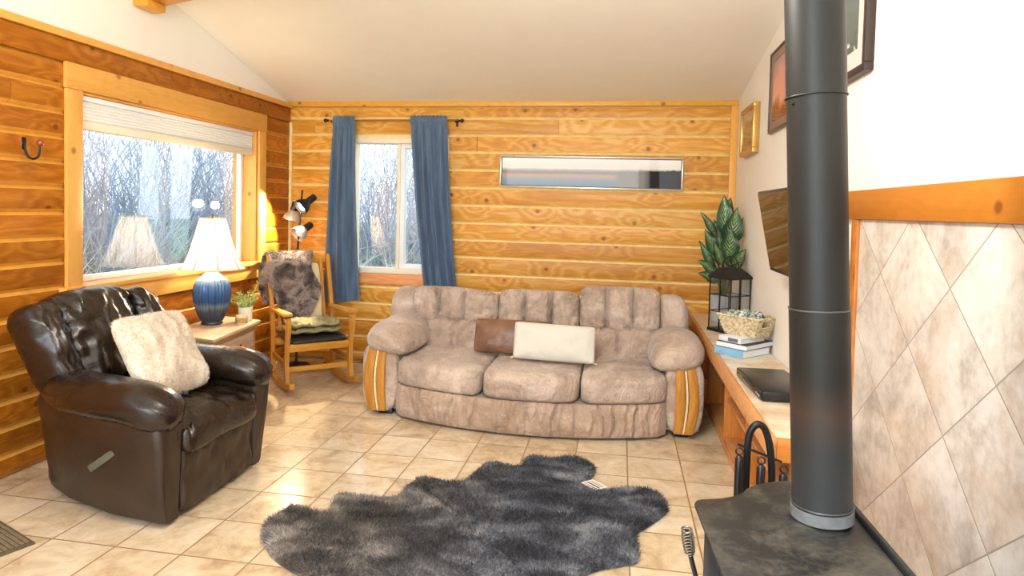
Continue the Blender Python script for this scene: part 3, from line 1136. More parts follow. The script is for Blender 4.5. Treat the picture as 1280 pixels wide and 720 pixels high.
M['cream_fur'] = fur_mat('cream_fur', [(0.35, srgb(206, 188, 166)), (0.55, srgb(228, 214, 196)), (0.7, srgb(240, 230, 216))], 5.0, 0.9)
cf = thing('fur_cushion', 'pale cream furry square cushion sitting on the brown recliner', 'cushion', (-2.24, 2.86, 0.50))
mb = MB()
U = V((0.04, 1.0, -0.02)).normalized()
W = V((-0.50, 0.06, 0.86)).normalized()
W = (W - U * W.dot(U)).normalized()
Mz = Matrix.Rotation(-0.02, 3, U.cross(W))
U, W = Mz @ U, Mz @ W
N = U.cross(W).normalized()
mb.puff((-2.250, 2.880, 0.694), U, W, N, 0.440, 0.425, 0.085, 0.075, nu=34, nv=34, corner=9, p=2.1, rough=0.016, freq=4, seed=4)
pts, nr = sample_mesh(mb, 16000, 3, keep=lambda c, m: m.dot(N) > -0.2 * m.length)
fur_blades(mb, pts, nr, 0.011, 0.0013, 5, lean=1.1)
mb.build('cover', M['cream_fur'], cf, ang=80)

# ------------------------------------------------------------------ side table
TA, TB_, TC, TD = V((-2.575, 3.770, 0)), V((-2.690, 4.515, 0)), V((-3.100, 4.60, 0)), V((-3.010, 3.862, 0))
tab = thing('side_table', 'pale topped wooden end table with a drawer under the blue lamp', 'side table', (-2.84, 4.19, 0))


def quad(k, z0, z1, grow=0.0):
    c = (TA + TB_ + TC + TD) / 4
    return [((c + (p - c) * k) + (p - c).normalized() * grow)[:2] for p in (TA, TB_, TC, TD)]


M['table_top'] = wood('pale_worn_table_top', (srgb(186, 156, 122), srgb(214, 190, 158), srgb(228, 210, 184)), 'Y', knots=False, rough=0.35)
M['table_body'] = wood('weathered_table_wood', (srgb(150, 108, 70), srgb(178, 136, 96), srgb(196, 158, 120)), 'Y', knots=False, rough=0.5)
mb = MB()
mb.prism(quad(1.0, 0, 0), 0.545, 0.570, 0.006, 2)
mb.build('table_top', M['table_top'], tab)
mb = MB()
mb.prism(quad(0.95, 0, 0), 0.527, 0.5445, 0.003, 1)
mb.prism(quad(0.88, 0, 0), 0.37, 0.5268, 0.003, 1)
mb.build('apron', M['table_body'], tab)
q = [V((x, y, 0)) for x, y in quad(0.88, 0, 0)]
fd = (q[1] - q[0])
fn_ = V((fd.y, -fd.x, 0)).normalized()
mb = MB()
a, b = q[0] + fd * 0.10, q[0] + fd * 0.90
mb.prism([(a + fn_ * 0.001)[:2], (a + fn_ * 0.014)[:2], (b + fn_ * 0.014)[:2], (b + fn_ * 0.001)[:2]], 0.385, 0.505, 0.004, 2)
dr = mb.build('drawer', wood('pale_drawer_front', (srgb(178, 146, 120), srgb(202, 174, 150), srgb(216, 194, 172)), 'Y', knots=False), tab)
mb = MB()
mb.lathe([(0.0, 0.0), (0.008, 0.0), (0.007, 0.012), (0.015, 0.018), (0.013, 0.026), (0.0, 0.029)], 14, M=axis_matrix((a + b) / 2 + fn_ * 0.014 + V((0, 0, 0.445)), fn_))
mb.build('knob', M['bronze'], dr)
for p in q:
    c = (TA + TB_ + TC + TD) / 4
    p = p + (c - p).normalized() * 0.035
    mb = MB()
    mb.box(p.x - 0.022, p.x + 0.022, p.y - 0.022, p.y + 0.022, 0.0, 0.3695, 0.004)
    mb.build('leg', M['table_body'], tab)

# ------------------------------------------------------------------ table lamp
LAMP = (-2.925, 4.265, 0.570)
lamp = thing('table_lamp', 'blue ribbed ceramic table lamp with a lit white bell shade', 'lamp', LAMP)


def vase_mat():
    t = NT('blue_glazed_ceramic')
    o = t.obj()
    z = t.n('ShaderNodeSeparateXYZ', {0: o}).outputs[2]
    k = t.math('ADD', z, t.math('MULTIPLY', t.math('SUBTRACT', t.noise(o, 14.0, 3.0), 0.5), 0.05))
    c = t.ramp(t.math('DIVIDE', k, 0.40), [(0.03, srgb(44, 52, 66)), (0.25, srgb(60, 72, 92)), (0.34, srgb(96, 116, 130)), (0.42, srgb(42, 74, 120)), (0.72, srgb(66, 104, 150)), (0.86, srgb(150, 176, 186)), (0.95, srgb(214, 222, 206))])
    t.P(Base_Color=c, Roughness=0.16)
    return t.mat


mb = MB()
prof = [(0.0, 0.0), (0.072, 0.0), (0.076, 0.008), (0.070, 0.018)]
for k in range(25):
    s = k / 24
    z = 0.020 + s * 0.330
    if s < 0.62:
        q_ = s / 0.62
        rr = 0.070 + 0.056 * math.sin(q_ * PI / 2) ** 0.9
    else:
        q_ = (s - 0.62) / 0.38
        rr = 0.068 + 0.058 * math.sqrt(max(0.0, 1 - q_ ** 2.2))
    prof.append((rr, z))
prof += [(0.060, 0.362), (0.046, 0.372), (0.044, 0.380), (0.0, 0.380)]
mb.lathe(prof, 144, rip=lambda a, s: 1 + 0.075 * (abs(math.sin(a * 16)) - 0.6) * min(1.0, max(0.0, (s - 0.10) / 0.1)) * min(1.0, max(0.0, (0.93 - s) / 0.06)), M=Matrix.Translation(LAMP))
mb.build('vase_base', vase_mat(), lamp, ang=50)
mb = MB()
LM = Matrix.Translation(LAMP)
mb.lathe([(0.0, 0.3805), (0.016, 0.3805), (0.016, 0.46), (0.010, 0.47), (0.0, 0.47)], 16, M=LM)
mb.build('lamp_socket', M['bronze'], lamp)
mb = MB()
mb.lathe([(0.0, 0.4705), (0.014, 0.475), (0.016, 0.50), (0.032, 0.545), (0.030, 0.575), (0.0, 0.592)], 16, M=LM)
bulb_o = mb.build('bulb', emit('warm_bulb_glow', (1.0, 0.80, 0.52, 1), 6.0), lamp)
mb = MB()
sp_ = []
for k in range(19):
    s = k / 18
    sp_.append((0.218 - 0.103 * s ** 0.62 - 0.028 * s, 0.405 + s * 0.365))
nr_ = 48
mb.lathe(sp_, nr_, M=LM, cap=False, rip=lambda a, s: 1 - 0.012 * abs(math.sin(a * 4)))


def shade_mat():
    t = NT('lit_white_lamp_shade')
    t.t.nodes.remove(t.b)
    tr = t.n('ShaderNodeBsdfTranslucent', {'Color': (0.98, 0.93, 0.82, 1)})
    df = t.n('ShaderNodeBsdfDiffuse', {'Color': (0.95, 0.92, 0.86, 1)})
    mx = t.n('ShaderNodeMixShader', {0: 0.5, 1: tr.outputs[0], 2: df.outputs[0]})
    t.t.links.new(mx.outputs[0], t.out.inputs['Surface'])
    return t.mat


shd = mb.build('lamp_shade', shade_mat(), lamp, ang=80)
for zz, rr in ((0.405, 0.219), (0.770, 0.0885)):
    mb = MB()
    mb.tube([LM @ V((rr * math.cos(a), rr * math.sin(a), zz)) for a in [2 * PI * k / 48 for k in range(49)]], 0.004, 6, cap=False)
    mb.build('shade_trim', plain('gold_cream_trim', srgb(222, 190, 120), 0.6), shd)
for k in range(8):
    mb = MB()
    a = k * PI / 4
    mb.tube([LM @ V(((r_ + 0.0012) * math.cos(a), (r_ + 0.0012) * math.sin(a), z)) for r_, z in sp_], 0.0036, 5)
    mb.build('shade_seam', plain('gold_seam', srgb(168, 128, 62), 0.7), shd)
mb = MB()
mb.lathe([(0.0, 0.0), (0.008, 0.0), (0.006, 0.012), (0.010, 0.022), (0.0, 0.032)], 12, M=LM @ Matrix.Translation((0, 0, 0.772)))
mb.tube([LM @ V((-0.0865, 0, 0.770)), LM @ V((0.0865, 0, 0.770))], 0.002, 5)
mb.build('finial', M['bronze'], lamp)

# potted plant and candle on the table
PT = (-2.775, 4.452, 0.5705)
pl = thing('potted_succulent', 'small bushy green plant in a white pot beside the blue lamp', 'plant', PT)
PM = Matrix.Translation(PT)
mb = MB()
mb.lathe([(0.0, 0.0), (0.042, 0.0), (0.045, 0.005), (0.053, 0.105), (0.049, 0.105), (0.047, 0.09), (0.0, 0.09)], 28, M=PM)
mb.build('pot', plain('white_glazed_pot', srgb(236, 232, 222), 0.3, var=0.01), pl)
mb = MB()
mb.lathe([(0.0, 0.0915), (0.046, 0.0905)], 20, M=PM, cap=False)
mb.build('soil', plain('dark_soil', srgb(60, 44, 32), 0.95), pl)
M['sage'] = plain('sage_green_leaf', srgb(150, 168, 98), 0.6, var=0.25, vs=30)
r = random.Random(9)
for k in range(15):
    a = k * 2.399
    tl = r.uniform(0.2, 1.0)
    d = V((math.cos(a) * tl, math.sin(a) * tl, 1.0 if k else 1.6)).normalized()
    L = r.uniform(0.10, 0.16) if k else 0.24
    p0 = V(PT) + V((math.cos(a) * 0.02, math.sin(a) * 0.02, 0.088))
    pts = [p0 + d * L * s + V((0, 0, -0.03 * s * s * tl)) for s in (0, .25, .5, .75, 1)]
    mb = MB()
    mb.tube(pts, [0.003, 0.003, 0.0025, 0.002, 0.001], 5)
    for j in range(16):
        s = 0.25 + 0.75 * j / 15
        c = pts[0].lerp(pts[-1], s)
        b = j * 2.4
        sd = d.orthogonal().normalized()
        sd = sd * math.cos(b) + d.cross(sd) * math.sin(b)
        tip = c + (d * 0.8 + sd * 0.9).normalized() * 0.030
        wv = d.cross(sd).normalized() * 0.0055
        mid = c.lerp(tip, 0.5)
        mb.add([c, mid + wv, tip, mid - wv, mid + sd.cross(wv).normalized() * 0.003], [(0, 1, 4), (1, 2, 4), (2, 3, 4), (3, 0, 4), (0, 3, 2, 1)])
    mb.build('sprig', M['sage'], pl, smooth=False)
CT = (-2.735, 4.335, 0.5705)
cd = thing('candle_jar', 'low glass candle jar with a tan label on the end table', 'candle', CT)
CM = Matrix.Translation(CT)
mb = MB()
mb.lathe([(0.0, 0.0), (0.040, 0.0), (0.042, 0.004), (0.042, 0.060), (0.0395, 0.060), (0.0395, 0.05), (0.0, 0.05)], 28, M=CM)
mb.build('jar', plain('candle_wax_glass', srgb(226, 206, 160), 0.2, var=0.02), cd)
mb = MB()
mb.lathe([(0.0425, 0.008), (0.0428, 0.010), (0.0428, 0.042), (0.0425, 0.044)], 28, M=CM, cap=False)
mb.build('paper_label', plain('kraft_label', srgb(186, 146, 92), 0.7, var=0.2, vs=90), cd)

# ------------------------------------------------------------------ floor lamp
FL = (-2.858, 5.395, 0.0)
fl_ = thing('floor_lamp', 'black floor lamp with three adjustable heads in the corner', 'lamp', FL)
mb = MB()
mb.lathe([(0.0, 0.0), (0.115, 0.0), (0.118, 0.006), (0.11, 0.016), (0.03, 0.026), (0.014, 0.034), (0.0, 0.034)], 32, M=Matrix.Translation(FL))
mb.build('lamp_base', M['black_metal'], fl_)
mb = MB()
mb.tube([V(FL) + V((0, 0, 0.0345)), V((-2.862, 5.395, 1.0)), V((-2.826, 5.395, 1.52))], 0.0095, 10)
mb.build('pole', M['black_metal'], fl_)


def lamp_head(c, axis, shadecol, lit, tail=False):
    """bell head; c mouth centre, axis from the socket to the mouth"""
    ax = V(axis).normalized()
    Mh = axis_matrix(V(c) - ax * 0.115 * 1.2, ax) @ Matrix.Scale(1.2, 4)
    mb = MB()
    mb.lathe([(0.026, 0.040), (0.030, 0.045), (0.044, 0.062), (0.056, 0.088), (0.060, 0.115), (0.0575, 0.115), (0.053, 0.088), (0.041, 0.064), (0.027, 0.047)], 28, M=Mh)
    hd = mb.build('head_shade', shadecol, fl_, ang=50)
    mb = MB()
    mb.lathe([(0.0, -0.03), (0.022, -0.03), (0.026, -0.024), (0.027, 0.03), (0.025, 0.041), (0.0, 0.041)], 20, M=Mh)
    mb.build('socket', M['black_plastic'], hd)
    mb = MB()
    mb.lathe([(0.0, 0.042), (0.012, 0.044), (0.018, 0.06), (0.036, 0.085), (0.036, 0.095), (0.024, 0.106), (0.0, 0.110)], 20, M=Mh)
    mb.build('bulb', emit('lit_spot_bulb', (1.0, 0.9, 0.72, 1), 26.0) if lit else plain('unlit_bulb', srgb(244, 240, 232), 0.25, var=0.01), hd)
    return V(c) - ax * 0.115, hd


silver = plain('brushed_white_metal', srgb(206, 200, 190), 0.3, 0.35, var=0.04)
HC1, HA1 = (-2.760, 5.240, 1.425), (-0.48, -0.64, -0.60)
for c, ax, mt, lit in ((HC1, HA1, M['black_metal'], True), ((-2.990, 5.505, 1.310), (-0.25, -0.12, -0.95), silver, False), ((-2.835, 5.34, 1.185), (-0.38, -0.72, -0.52), silver, False)):
    b, hd = lamp_head(c, ax, mt, lit)
    zz = b.z - 0.01
    pp = V((-2.862 + 0.036 * max(0, (zz - 1.0) / 0.52), 5.395, zz))
    mb = MB()
    mb.tube([b, (b + pp) / 2 + V((0, 0, 0.012)), pp], 0.006, 8)
    mb.build('swivel_arm', M['black_metal'], hd)
mb = MB()
mb.tube([(-2.826, 5.395, 1.515), (-2.818, 5.39, 1.585)], [0.008, 0.010], 8)
mb.build('switch_stalk', M['black_plastic'], fl_)
SPOT_AT = tuple(V(HC1) + V(HA1).normalized() * 0.012)
SPOT_TO = tuple(V(HC1) + V((-0.85, -0.12, -0.45)) * 1.0)
mb = MB()
mb.tube(smoothpath([(-2.75, 5.42, 0.012), (-2.66, 5.36, 0.006), (-2.60, 5.44, 0.006), (-2.66, 5.52, 0.006), (-2.52, 5.60, 0.008), (-2.2, 5.66, 0.008)], 6), 0.004, 6)
tag(mb.build('power_cord', M['black_plastic'], None, loc=(-2.6, 5.45, 0)), 'thin black cord lying on the floor behind the rocking chair', 'cord')
# ------------------------------------------------------------------ rocking chair (built in chair axes: x right as you sit, y forward)
KC = (-2.470, 4.912, 0.0)
KZ = math.radians(180 + 42)          # faces the room, turned to the right of the picture
rk = thing('rocking_chair', 'golden oak rocking chair with a black seat pad in the corner', 'rocking chair', KC, KZ)


def part(mb, name, mat, parent=rk, **kw):
    return mb.build(name, mat, parent, local=True, **kw)


HW = 0.250      # half width


def rocker_z(y):
    return 0.012 + 0.17 * ((y + 0.02) / 0.62) ** 2 * 1.0


for s in (-1, 1):
    x = s * HW
    # curved runner
    mb = MB()
    secs = []
    for k in range(25):
        y = 0.40 - k * 0.86 / 24
        z = rocker_z(y) * 0.8
        secs.append([(x - 0.018, y, z), (x + 0.018, y, z), (x + 0.018, y, z + 0.042), (x - 0.018, y, z + 0.042)])
    mb.loft(secs)
    part(mb, 'rocker_runner', M['oak_x'])
    # front leg, sawn to a wavy outline and rising to the arm
    mb = MB()
    secs = []
    for k in range(19):
        t_ = k / 18
        z = 0.070 + t_ * 0.515
        y = 0.235 + 0.022 * math.sin(t_ * 2 * PI * 0.9 + 2.6) + 0.012 * t_
        hw = 0.024 + 0.006 * math.cos(t_ * 2 * PI)
        secs.append([(x - 0.016, y - hw, z), (x + 0.016, y - hw, z), (x + 0.016, y + hw, z), (x - 0.016, y + hw, z)])
    mb.loft(secs)
    part(mb, 'front_leg', M['oak'])
    # back post leaning to the rear
    mb = MB()
    secs = []
    for k in range(21):
        t_ = k / 20
        z = 0.075 + t_ * 0.945
        y = -0.235 - 0.02 * math.sin(PI * min(1, t_ * 2.2)) - 0.215 * max(0.0, t_ - 0.32) / 0.68
        hw = 0.021
        secs.append([(x - 0.016, y - hw, z), (x + 0.016, y - hw, z), (x + 0.016, y + hw, z), (x - 0.016, y + hw, z)])
    mb.loft(secs)
    part(mb, 'back_post', M['oak'])
    # arm board
    mb = MB()
    out = [(x + s * -0.026, -0.31), (x + s * 0.018, -0.31), (x + s * 0.034, 0.05), (x + s * 0.042, 0.20), (x + s * 0.040, 0.285), (x + s * -0.028, 0.285), (x + s * -0.034, 0.20)]
    Mt = Matrix.Translation((0, 0, 0.587)) @ Matrix.Rotation(0.05, 4, 'X')
    mb.prism(out if s > 0 else out[::-1], 0.0, 0.024, 0.006, 2, M=Mt)
    part(mb, 'arm', M['oak_x'])
    # side stretcher
    mb = MB()
    mb.box(x - 0.010, x + 0.010, -0.215, 0.205, 0.195, 0.235, 0.004)
    part(mb, 'side_stretcher', M['oak_x'])
    # inner slat of the back beside the post
    mb = MB()
    for k in range(1):
        secs = []
        for q in range(13):
            t_ = q / 12
            z = 0.40 + t_ * 0.585
            y = -0.262 - 0.195 * max(0.0, (z - 0.377) / 0.643)
            xx = x - s * 0.062
            secs.append([(xx - 0.013, y - 0.008, z), (xx + 0.013, y - 0.008, z), (xx + 0.013, y + 0.008, z), (xx - 0.013, y + 0.008, z)])
        mb.loft(secs)
    part(mb, 'back_slat', M['oak'])
# cross pieces
mb = MB(); mb.box(-HW + 0.017, HW - 0.017, 0.214, 0.238, 0.315, 0.375, 0.004); part(mb, 'front_rail', M['oak_x'])
mb = MB(); mb.box(-HW + 0.017, HW - 0.017, 0.195, 0.215, 0.155, 0.195, 0.004); part(mb, 'front_stretcher', M['oak_x'])
mb = MB(); mb.box(-HW + 0.017, HW - 0.017, -0.245, -0.222, 0.285, 0.345, 0.004); part(mb, 'rear_rail', M['oak_x'])
mb = MB(); mb.box(-HW + 0.017, HW - 0.017, -0.472, -0.446, 0.945, 1.005, 0.005); part(mb, 'top_rail', M['oak_x'])
mb = MB(); mb.box(-HW + 0.017, HW - 0.017, -0.288, -0.268, 0.40, 0.44, 0.004); part(mb, 'lower_back_rail', M['oak_x'])
mb = MB()
mb.puff((0, 0.0, 0.385), (1, 0, 0), (0, 1, 0), (0, 0, 1), 0.465, 0.50, 0.034, 0.02, nu=26, nv=26, corner=10, p=3.2, rough=0.003, seed=2)
part(mb, 'seat_pad', plain('black_vinyl', srgb(30, 30, 28), 0.3, bump=0.05), ang=70)
# light back pad, seen right of the throw
mb = MB()
bw = V((0, -0.30, 1)).normalized()
mb.puff((0.0, -0.335, 0.70), (1, 0, 0), bw, (0, 1, 0.30), 0.335, 0.52, 0.030, 0.018, nu=20, nv=26, corner=10, p=3, rough=0.004, seed=6)
part(mb, 'back_pad', plain('ivory_vinyl', srgb(222, 204, 158), 0.35, bump=0.05), ang=70)

# folded olive blanket lying on the seat
KM = WM[rk.name]
bl = thing('folded_blanket', 'olive green folded blanket lying on the rocking chair seat', 'blanket', tuple(KM @ V((0, -0.02, 0.422))), KZ)
M['olive'] = plain('olive_quilt', srgb(142, 134, 96), 0.8, var=0.12, vs=9, bump=0.3, bs=30)
for k, (z, h, w) in enumerate(((0.030, 0.026, 0.435), (0.079, 0.026, 0.425))):
    mb = MB()
    mb.puff((0.0, 0.035, z), (1, 0, 0), (0, 1, 0), (0, 0, 1), w, 0.31, h, h * 0.9, nu=44, nv=34, corner=7, p=2.6, rough=0.012, freq=8, seed=21 + k,
            fn=lambda pt, u, v: pt + V((0, 0, 0.006 * math.sin(u * 9 + v * 4))))
    mb.build('folded_layer', M['olive'], bl, local=True, ang=80)

# grey-brown sheepskin throw over the chair back
tp = thing('sheepskin_throw', 'grey brown sheepskin throw draped over the back of the rocking chair', 'throw', tuple(KM @ V((-0.05, -0.40, 0.50))), KZ)
KI = V((-0.05, -0.40, 0.50))


def drape(u, v, off):
    """u across, v from the rear hem over the top rail and down the front"""
    x = 0.290 - u * 0.405
    ragged = 0.05 * noise.noise(V((u * 5, 1.0, 3.0)))
    if v < 0.32:
        t_ = v / 0.32
        z = 0.60 + (1.012 - 0.60) * t_
        y = -0.30 - 0.30 * (z - 0.377) * 1.0 - 0.050
        nrm = V((0, -1, 0))
    elif v < 0.40:
        a = (v - 0.32) / 0.08 * PI
        yt = -0.459
        y = yt - 0.040 * math.cos(a)
        z = 1.012 + 0.020 * math.sin(a)
        nrm = V((0, -math.cos(a), math.sin(a)))
    else:
        t_ = (v - 0.40) / 0.60
        length = 0.505 - 0.10 * max(0, u - 0.78) / 0.22 - 0.26 * max(0, 0.28 - u) / 0.28 + ragged
        z = 1.012 - length * t_
        y = -0.419 + 0.30 * (1.012 - z) * 1.0 + 0.012 + 0.035 * min(1.0, t_ * 6)
        nrm = V((0, 1, 0.3))
    wob = 0.5 + 0.10 * math.sin(v * 9) * (1 if u > 0.5 else 1)
    x += 0.035 * math.sin(v * 11 + (0 if u < .5 else 2)) * (abs(u - 0.5) * 2) ** 3
    bump_ = 0.012 * noise.noise(V((u * 5, v * 8, 1.5)))
    return V((x, y, z)) + nrm.normalized() * (off + bump_) - KI


mb = MB()
mb.grid(26, 48, lambda u, v: drape(u, v, 0.020))
top = MB()
top.v, top.f, top.m = list(mb.v), [list(f) for f in mb.f], list(mb.m)
mb.grid(26, 48, lambda u, v: drape(1 - u, v, 0.004))
# close the rim
for (ua, ub) in (((lambda v: 0.0), 0), ((lambda v: 1.0), 1)):
    uu = ua(0)
    mb.grid(1, 48, lambda a, v, uu=uu: drape(uu, v, 0.020 if (a > .5) == (uu > .5) else 0.004))
for vv in (0.0, 1.0):
    mb.grid(26, 1, lambda u, a, vv=vv: drape(u, vv, 0.020 if (a > .5) == (vv > .5) else 0.004))
# outward face orientation for the blades
pts, nr = sample_mesh(top, 15000, 4)
fix = []
for p, n in zip(pts, nr):
    q = p + KI
    want = V((0, -1, 0.2)) if q.y < -0.459 - 0.3 * (1.012 - q.z) * 0 and q.y + 0.30 * (q.z - 1.012) < -0.459 else V((0, 1, 0.3))
    fix.append(n if n.dot(want) > 0 else -n)
fur_blades(mb, pts, fix, 0.018, 0.0016, 8, lean=1.1, flow=V((0, 0, -0.5)))
mb.build('pelt', fur_mat('grey_brown_fur', [(0.36, srgb(40, 32, 30)), (0.46, srgb(92, 78, 72)), (0.55, srgb(158, 142, 134)), (0.64, srgb(74, 62, 58))], 6.0), tp, local=True, ang=80)
# ------------------------------------------------------------------ curtains and rod
rod = thing('curtain_rod', 'thin bronze curtain rod above the back window', 'curtain rod', (-2.075, 5.638, 2.236))
mb = MB()
mb.tube([(-2.69, 5.638, 2.236), (-1.46, 5.638, 2.242)], 0.008, 12)
mb.build('rod', plain('copper_bronze', srgb(168, 108, 62), 0.35, 0.6), rod)
for x in (-2.69, -1.46):
    s = -1 if x < -2 else 1
    mb = MB()
    mb.lathe([(0.0, 0.0), (0.010, 0.002), (0.011, 0.012), (0.008, 0.016), (0.016, 0.024), (0.019, 0.034), (0.014, 0.046), (0.0, 0.052)], 16, M=axis_matrix((x, 5.638, 2.237), (s, 0, 0)))
    mb.build('finial', M['bronze'], rod)
for x in (-2.665, -1.485):
    mb = MB()
    mb.tube([(x, YB - 0.032, 2.225), (x, 5.638, 2.225), (x, 5.632, 2.232)], 0.006, 8)
    mb.box(x - 0.012, x + 0.012, YB - 0.036, YB - 0.028, 2.19, 2.26, 0.002)
    mb.build('bracket', M['bronze'], rod)


def curtain_mat():
    t = NT('blue_grey_curtain_cloth')
    o = t.obj()
    n1 = t.noise(t.vmul(o, (9, 9, 1.2)), 2.0, 3.0)
    t.P(Base_Color=t.ramp(n1, [(0.3, srgb(68, 90, 114)), (0.7, srgb(94, 118, 148))]), Roughness=0.7)
    t.b.inputs['Sheen Weight'].default_value = 0.2
    t.bump(t.noise(t.vmul(o, (220, 220, 60)), 1.0, 2.0), 0.15, 0.002)
    return t.mat


M['curtain'] = curtain_mat()


def curtain(label, top, bot, ztop, zbot0, zbot1, folds, seed, sag):
    (tx0, tx1), (bx0, bx1) = top, bot
    root = thing('curtain', label, 'curtain', ((tx0 + tx1) / 2, 5.638, min(zbot0, zbot1)))
    ph = [random.Random(seed).uniform(0, 6.28) for _ in range(4)]

    def fn(u, v, back=0.0):
        zb_ = zbot0 + (zbot1 - zbot0) * u
        z = ztop + (zb_ - ztop) * v
        k = v ** 0.8
        x0 = tx0 + (bx0 - tx0) * (k if sag else v ** 1.4)
        x1 = tx1 + (bx1 - tx1) * v ** 1.5
        # folds: tight under the heading, deeper lower down
        a = 2 * PI * folds * u + 0.5 * math.sin(v * 3 + ph[0]) + 0.8 * noise.noise(V((u * 3, v * 2, seed)))
        amp = 0.008 + 0.023 * min(1.0, v * 2.5)
        y = 5.638 - amp * math.sin(a) - 0.005 * math.sin(2.3 * a + ph[1])
        xx = x0 + (x1 - x0) * u + 0.004 * math.cos(a) * min(1, v * 3)
        rodz = (ztop - z)
        if rodz < 0.085:          # heading: gathered pocket around the rod with a ruffle above
            g = math.sin(2 * PI * folds * 2.4 * u + ph[2])
            y = 5.638 - (0.018 + 0.004 * g + (0.010 * math.sin(PI * min(1, max(0, (rodz - 0.018) / 0.045)))))
            if rodz < 0.02:
                y += 0.010 * g
                z += 0.006 * g
        y += 0.006 * noise.noise(V((u * 9, v * 14, seed + 3)))
        return V((xx, y + back, z))

    mb = MB()
    nu, nv = 90, 70
    mb.grid(nu, nv, lambda u, v: fn(1 - u, v))
    co_ = mb.build('cloth', M['curtain'], root, ang=80)
    md = co_.modifiers.new('cloth_thickness', 'SOLIDIFY')
    md.thickness = 0.003
    mb = MB()
    mb.grid(nu, 4, lambda u, a: fn(u, 0.972 + 0.028 * a) + V((0, -0.0025, 0)))
    mb.build('hem', M['curtain'], root, ang=80)
    return root


curtain('blue curtain left of the back window, hanging to its hem behind the rocker', (-2.636, -2.428), (-2.735, -2.352), 2.276, 0.535, 0.590, 3.4, 3, True)
curtain('blue curtain right of the back window, reaching down behind the sofa', (-1.900, -1.562), (-1.745, -1.440), 2.278, 0.62, 0.62, 4.0, 8, False)

# ------------------------------------------------------------------ panoramic picture
def pano_mat():
    t = NT('lake_panorama_print')
    o = t.obj()
    s = t.n('ShaderNodeSeparateXYZ', {0: o})
    x, z = s.outputs[0], s.outputs[2]           # picture axes: x -0.79..0.79, z -0.14..0.14
    nz = t.math('MULTIPLY', t.math('SUBTRACT', t.noise(t.vmul(o, (1, 1, 0.2)), 7.0, 6.0), 0.5), 0.05)
    band = t.math('ADD', t.math('DIVIDE', z, 0.28), 0.5)
    c = t.ramp(t.math('ADD', band, nz), [(0.0, srgb(92, 114, 138)), (0.28, srgb(130, 142, 150)), (0.40, srgb(186, 146, 112)), (0.50, srgb(126, 122, 116)), (0.58, srgb(170, 162, 154)), (0.64, srgb(236, 232, 226)), (1.0, srgb(250, 250, 248))])
    tre = t.math('MULTIPLY', t.math('SUBTRACT', t.noise(t.vmul(o, (1, 0, 0)), 26.0, 5.0), 0.5), 0.16)
    line = t.math('ADD', t.math('ADD', 0.56, t.math('MULTIPLY', t.math('MAXIMUM', t.math('SUBTRACT', x, 0.25), -0.1), 0.10)), tre)
    below = t.n('ShaderNodeMapRange', {'Value': t.math('SUBTRACT', line, band), 'From Min': 0.0, 'From Max': 0.03}).outputs[0]
    far = t.n('ShaderNodeMapRange', {'Value': x, 'From Min': 0.20, 'From Max': 0.27}).outputs[0]
    dark = t.n('ShaderNodeMapRange', {'Value': x, 'From Min': 0.46, 'From Max': 0.52}).outputs[0]
    tc = t.mix(dark, srgb(132, 126, 112), srgb(52, 50, 52))
    c = t.mix(t.math('MULTIPLY', below, far), c, tc)
    t.P(Base_Color=c, Roughness=0.03)
    t.b.inputs['Specular IOR Level'].default_value = 0.35
    return t.mat


px0, px1, pz0, pz1 = -1.082, 0.507, 1.652, 1.934
pic = thing('panoramic_picture', 'long narrow framed lake panorama in a thin silver frame on the log wall', 'picture', ((px0 + px1) / 2, YB - 0.036, (pz0 + pz1) / 2))
tl = -0.010
PMx = Matrix.Translation(((px0 + px1) / 2, YB - 0.036, (pz0 + pz1) / 2)) @ Matrix.Rotation(0.006, 4, 'Y')
w, h = (px1 - px0) / 2, (pz1 - pz0) / 2
mb = MB()
f = 0.014
for (a, b, c, d) in ((-w, w, h - f, h), (-w, w, -h, -h + f), (-w, -w + f, -h + f, h - f), (w - f, w, -h + f, h - f)):
    mb.box(a, b, -0.016, 0.004, c, d, 0.003, M=PMx)
mb.build('picture_frame', plain('silver_frame', srgb(206, 200, 192), 0.28, 0.5), pic)
mb = MB()
f2 = f + 0.006
for (a, b, c, d) in ((-w + f, w - f, h - f2, h - f), (-w + f, w - f, -h + f, -h + f2), (-w + f, -w + f2, -h + f2, h - f2), (w - f2, w - f, -h + f2, h - f2)):
    mb.box(a, b, -0.008, 0.003, c, d, M=PMx)
mb.build('inner_lip', plain('dark_lip', srgb(58, 44, 34), 0.4), pic)
mb = MB()
mb.box(-w + f2, w - f2, -0.004, 0.003, -h + f2, h - f2, M=PMx)
mb.build('print', pano_mat(), pic, smooth=False)

# ------------------------------------------------------------------ wall hook, left wall
HK = (XL + 0.030, 2.935, 1.715)
hk = thing('coat_hook', 'black iron coat hook with a round copper knob on the left log wall', 'hook', HK)
HM = Matrix.Translation(HK)
mb = MB()
mb.box(-0.006, 0.000, -0.014, 0.014, -0.005, 0.060, 0.003, M=HM)
mb.build('back_plate', M['black_metal'], hk)
mb = MB()
mb.tube([HM @ p for p in smoothpath([(0.0, 0, 0.015), (0.018, 0.0, -0.035), (0.045, 0.008, -0.052), (0.072, 0.014, -0.035), (0.080, 0.016, 0.02)], 6)], 0.006, 10)
mb.build('hook_arm', M['black_metal'], hk)
mb = MB()
bm_ = bmesh.new()
bmesh.ops.create_uvsphere(bm_, u_segments=20, v_segments=14, radius=0.018)
mb.bm(bm_, M=HM @ Matrix.Translation((0.080, 0.016, 0.032)))
mb.build('knob', plain('copper_knob', srgb(150, 84, 62), 0.2, 0.4), hk)
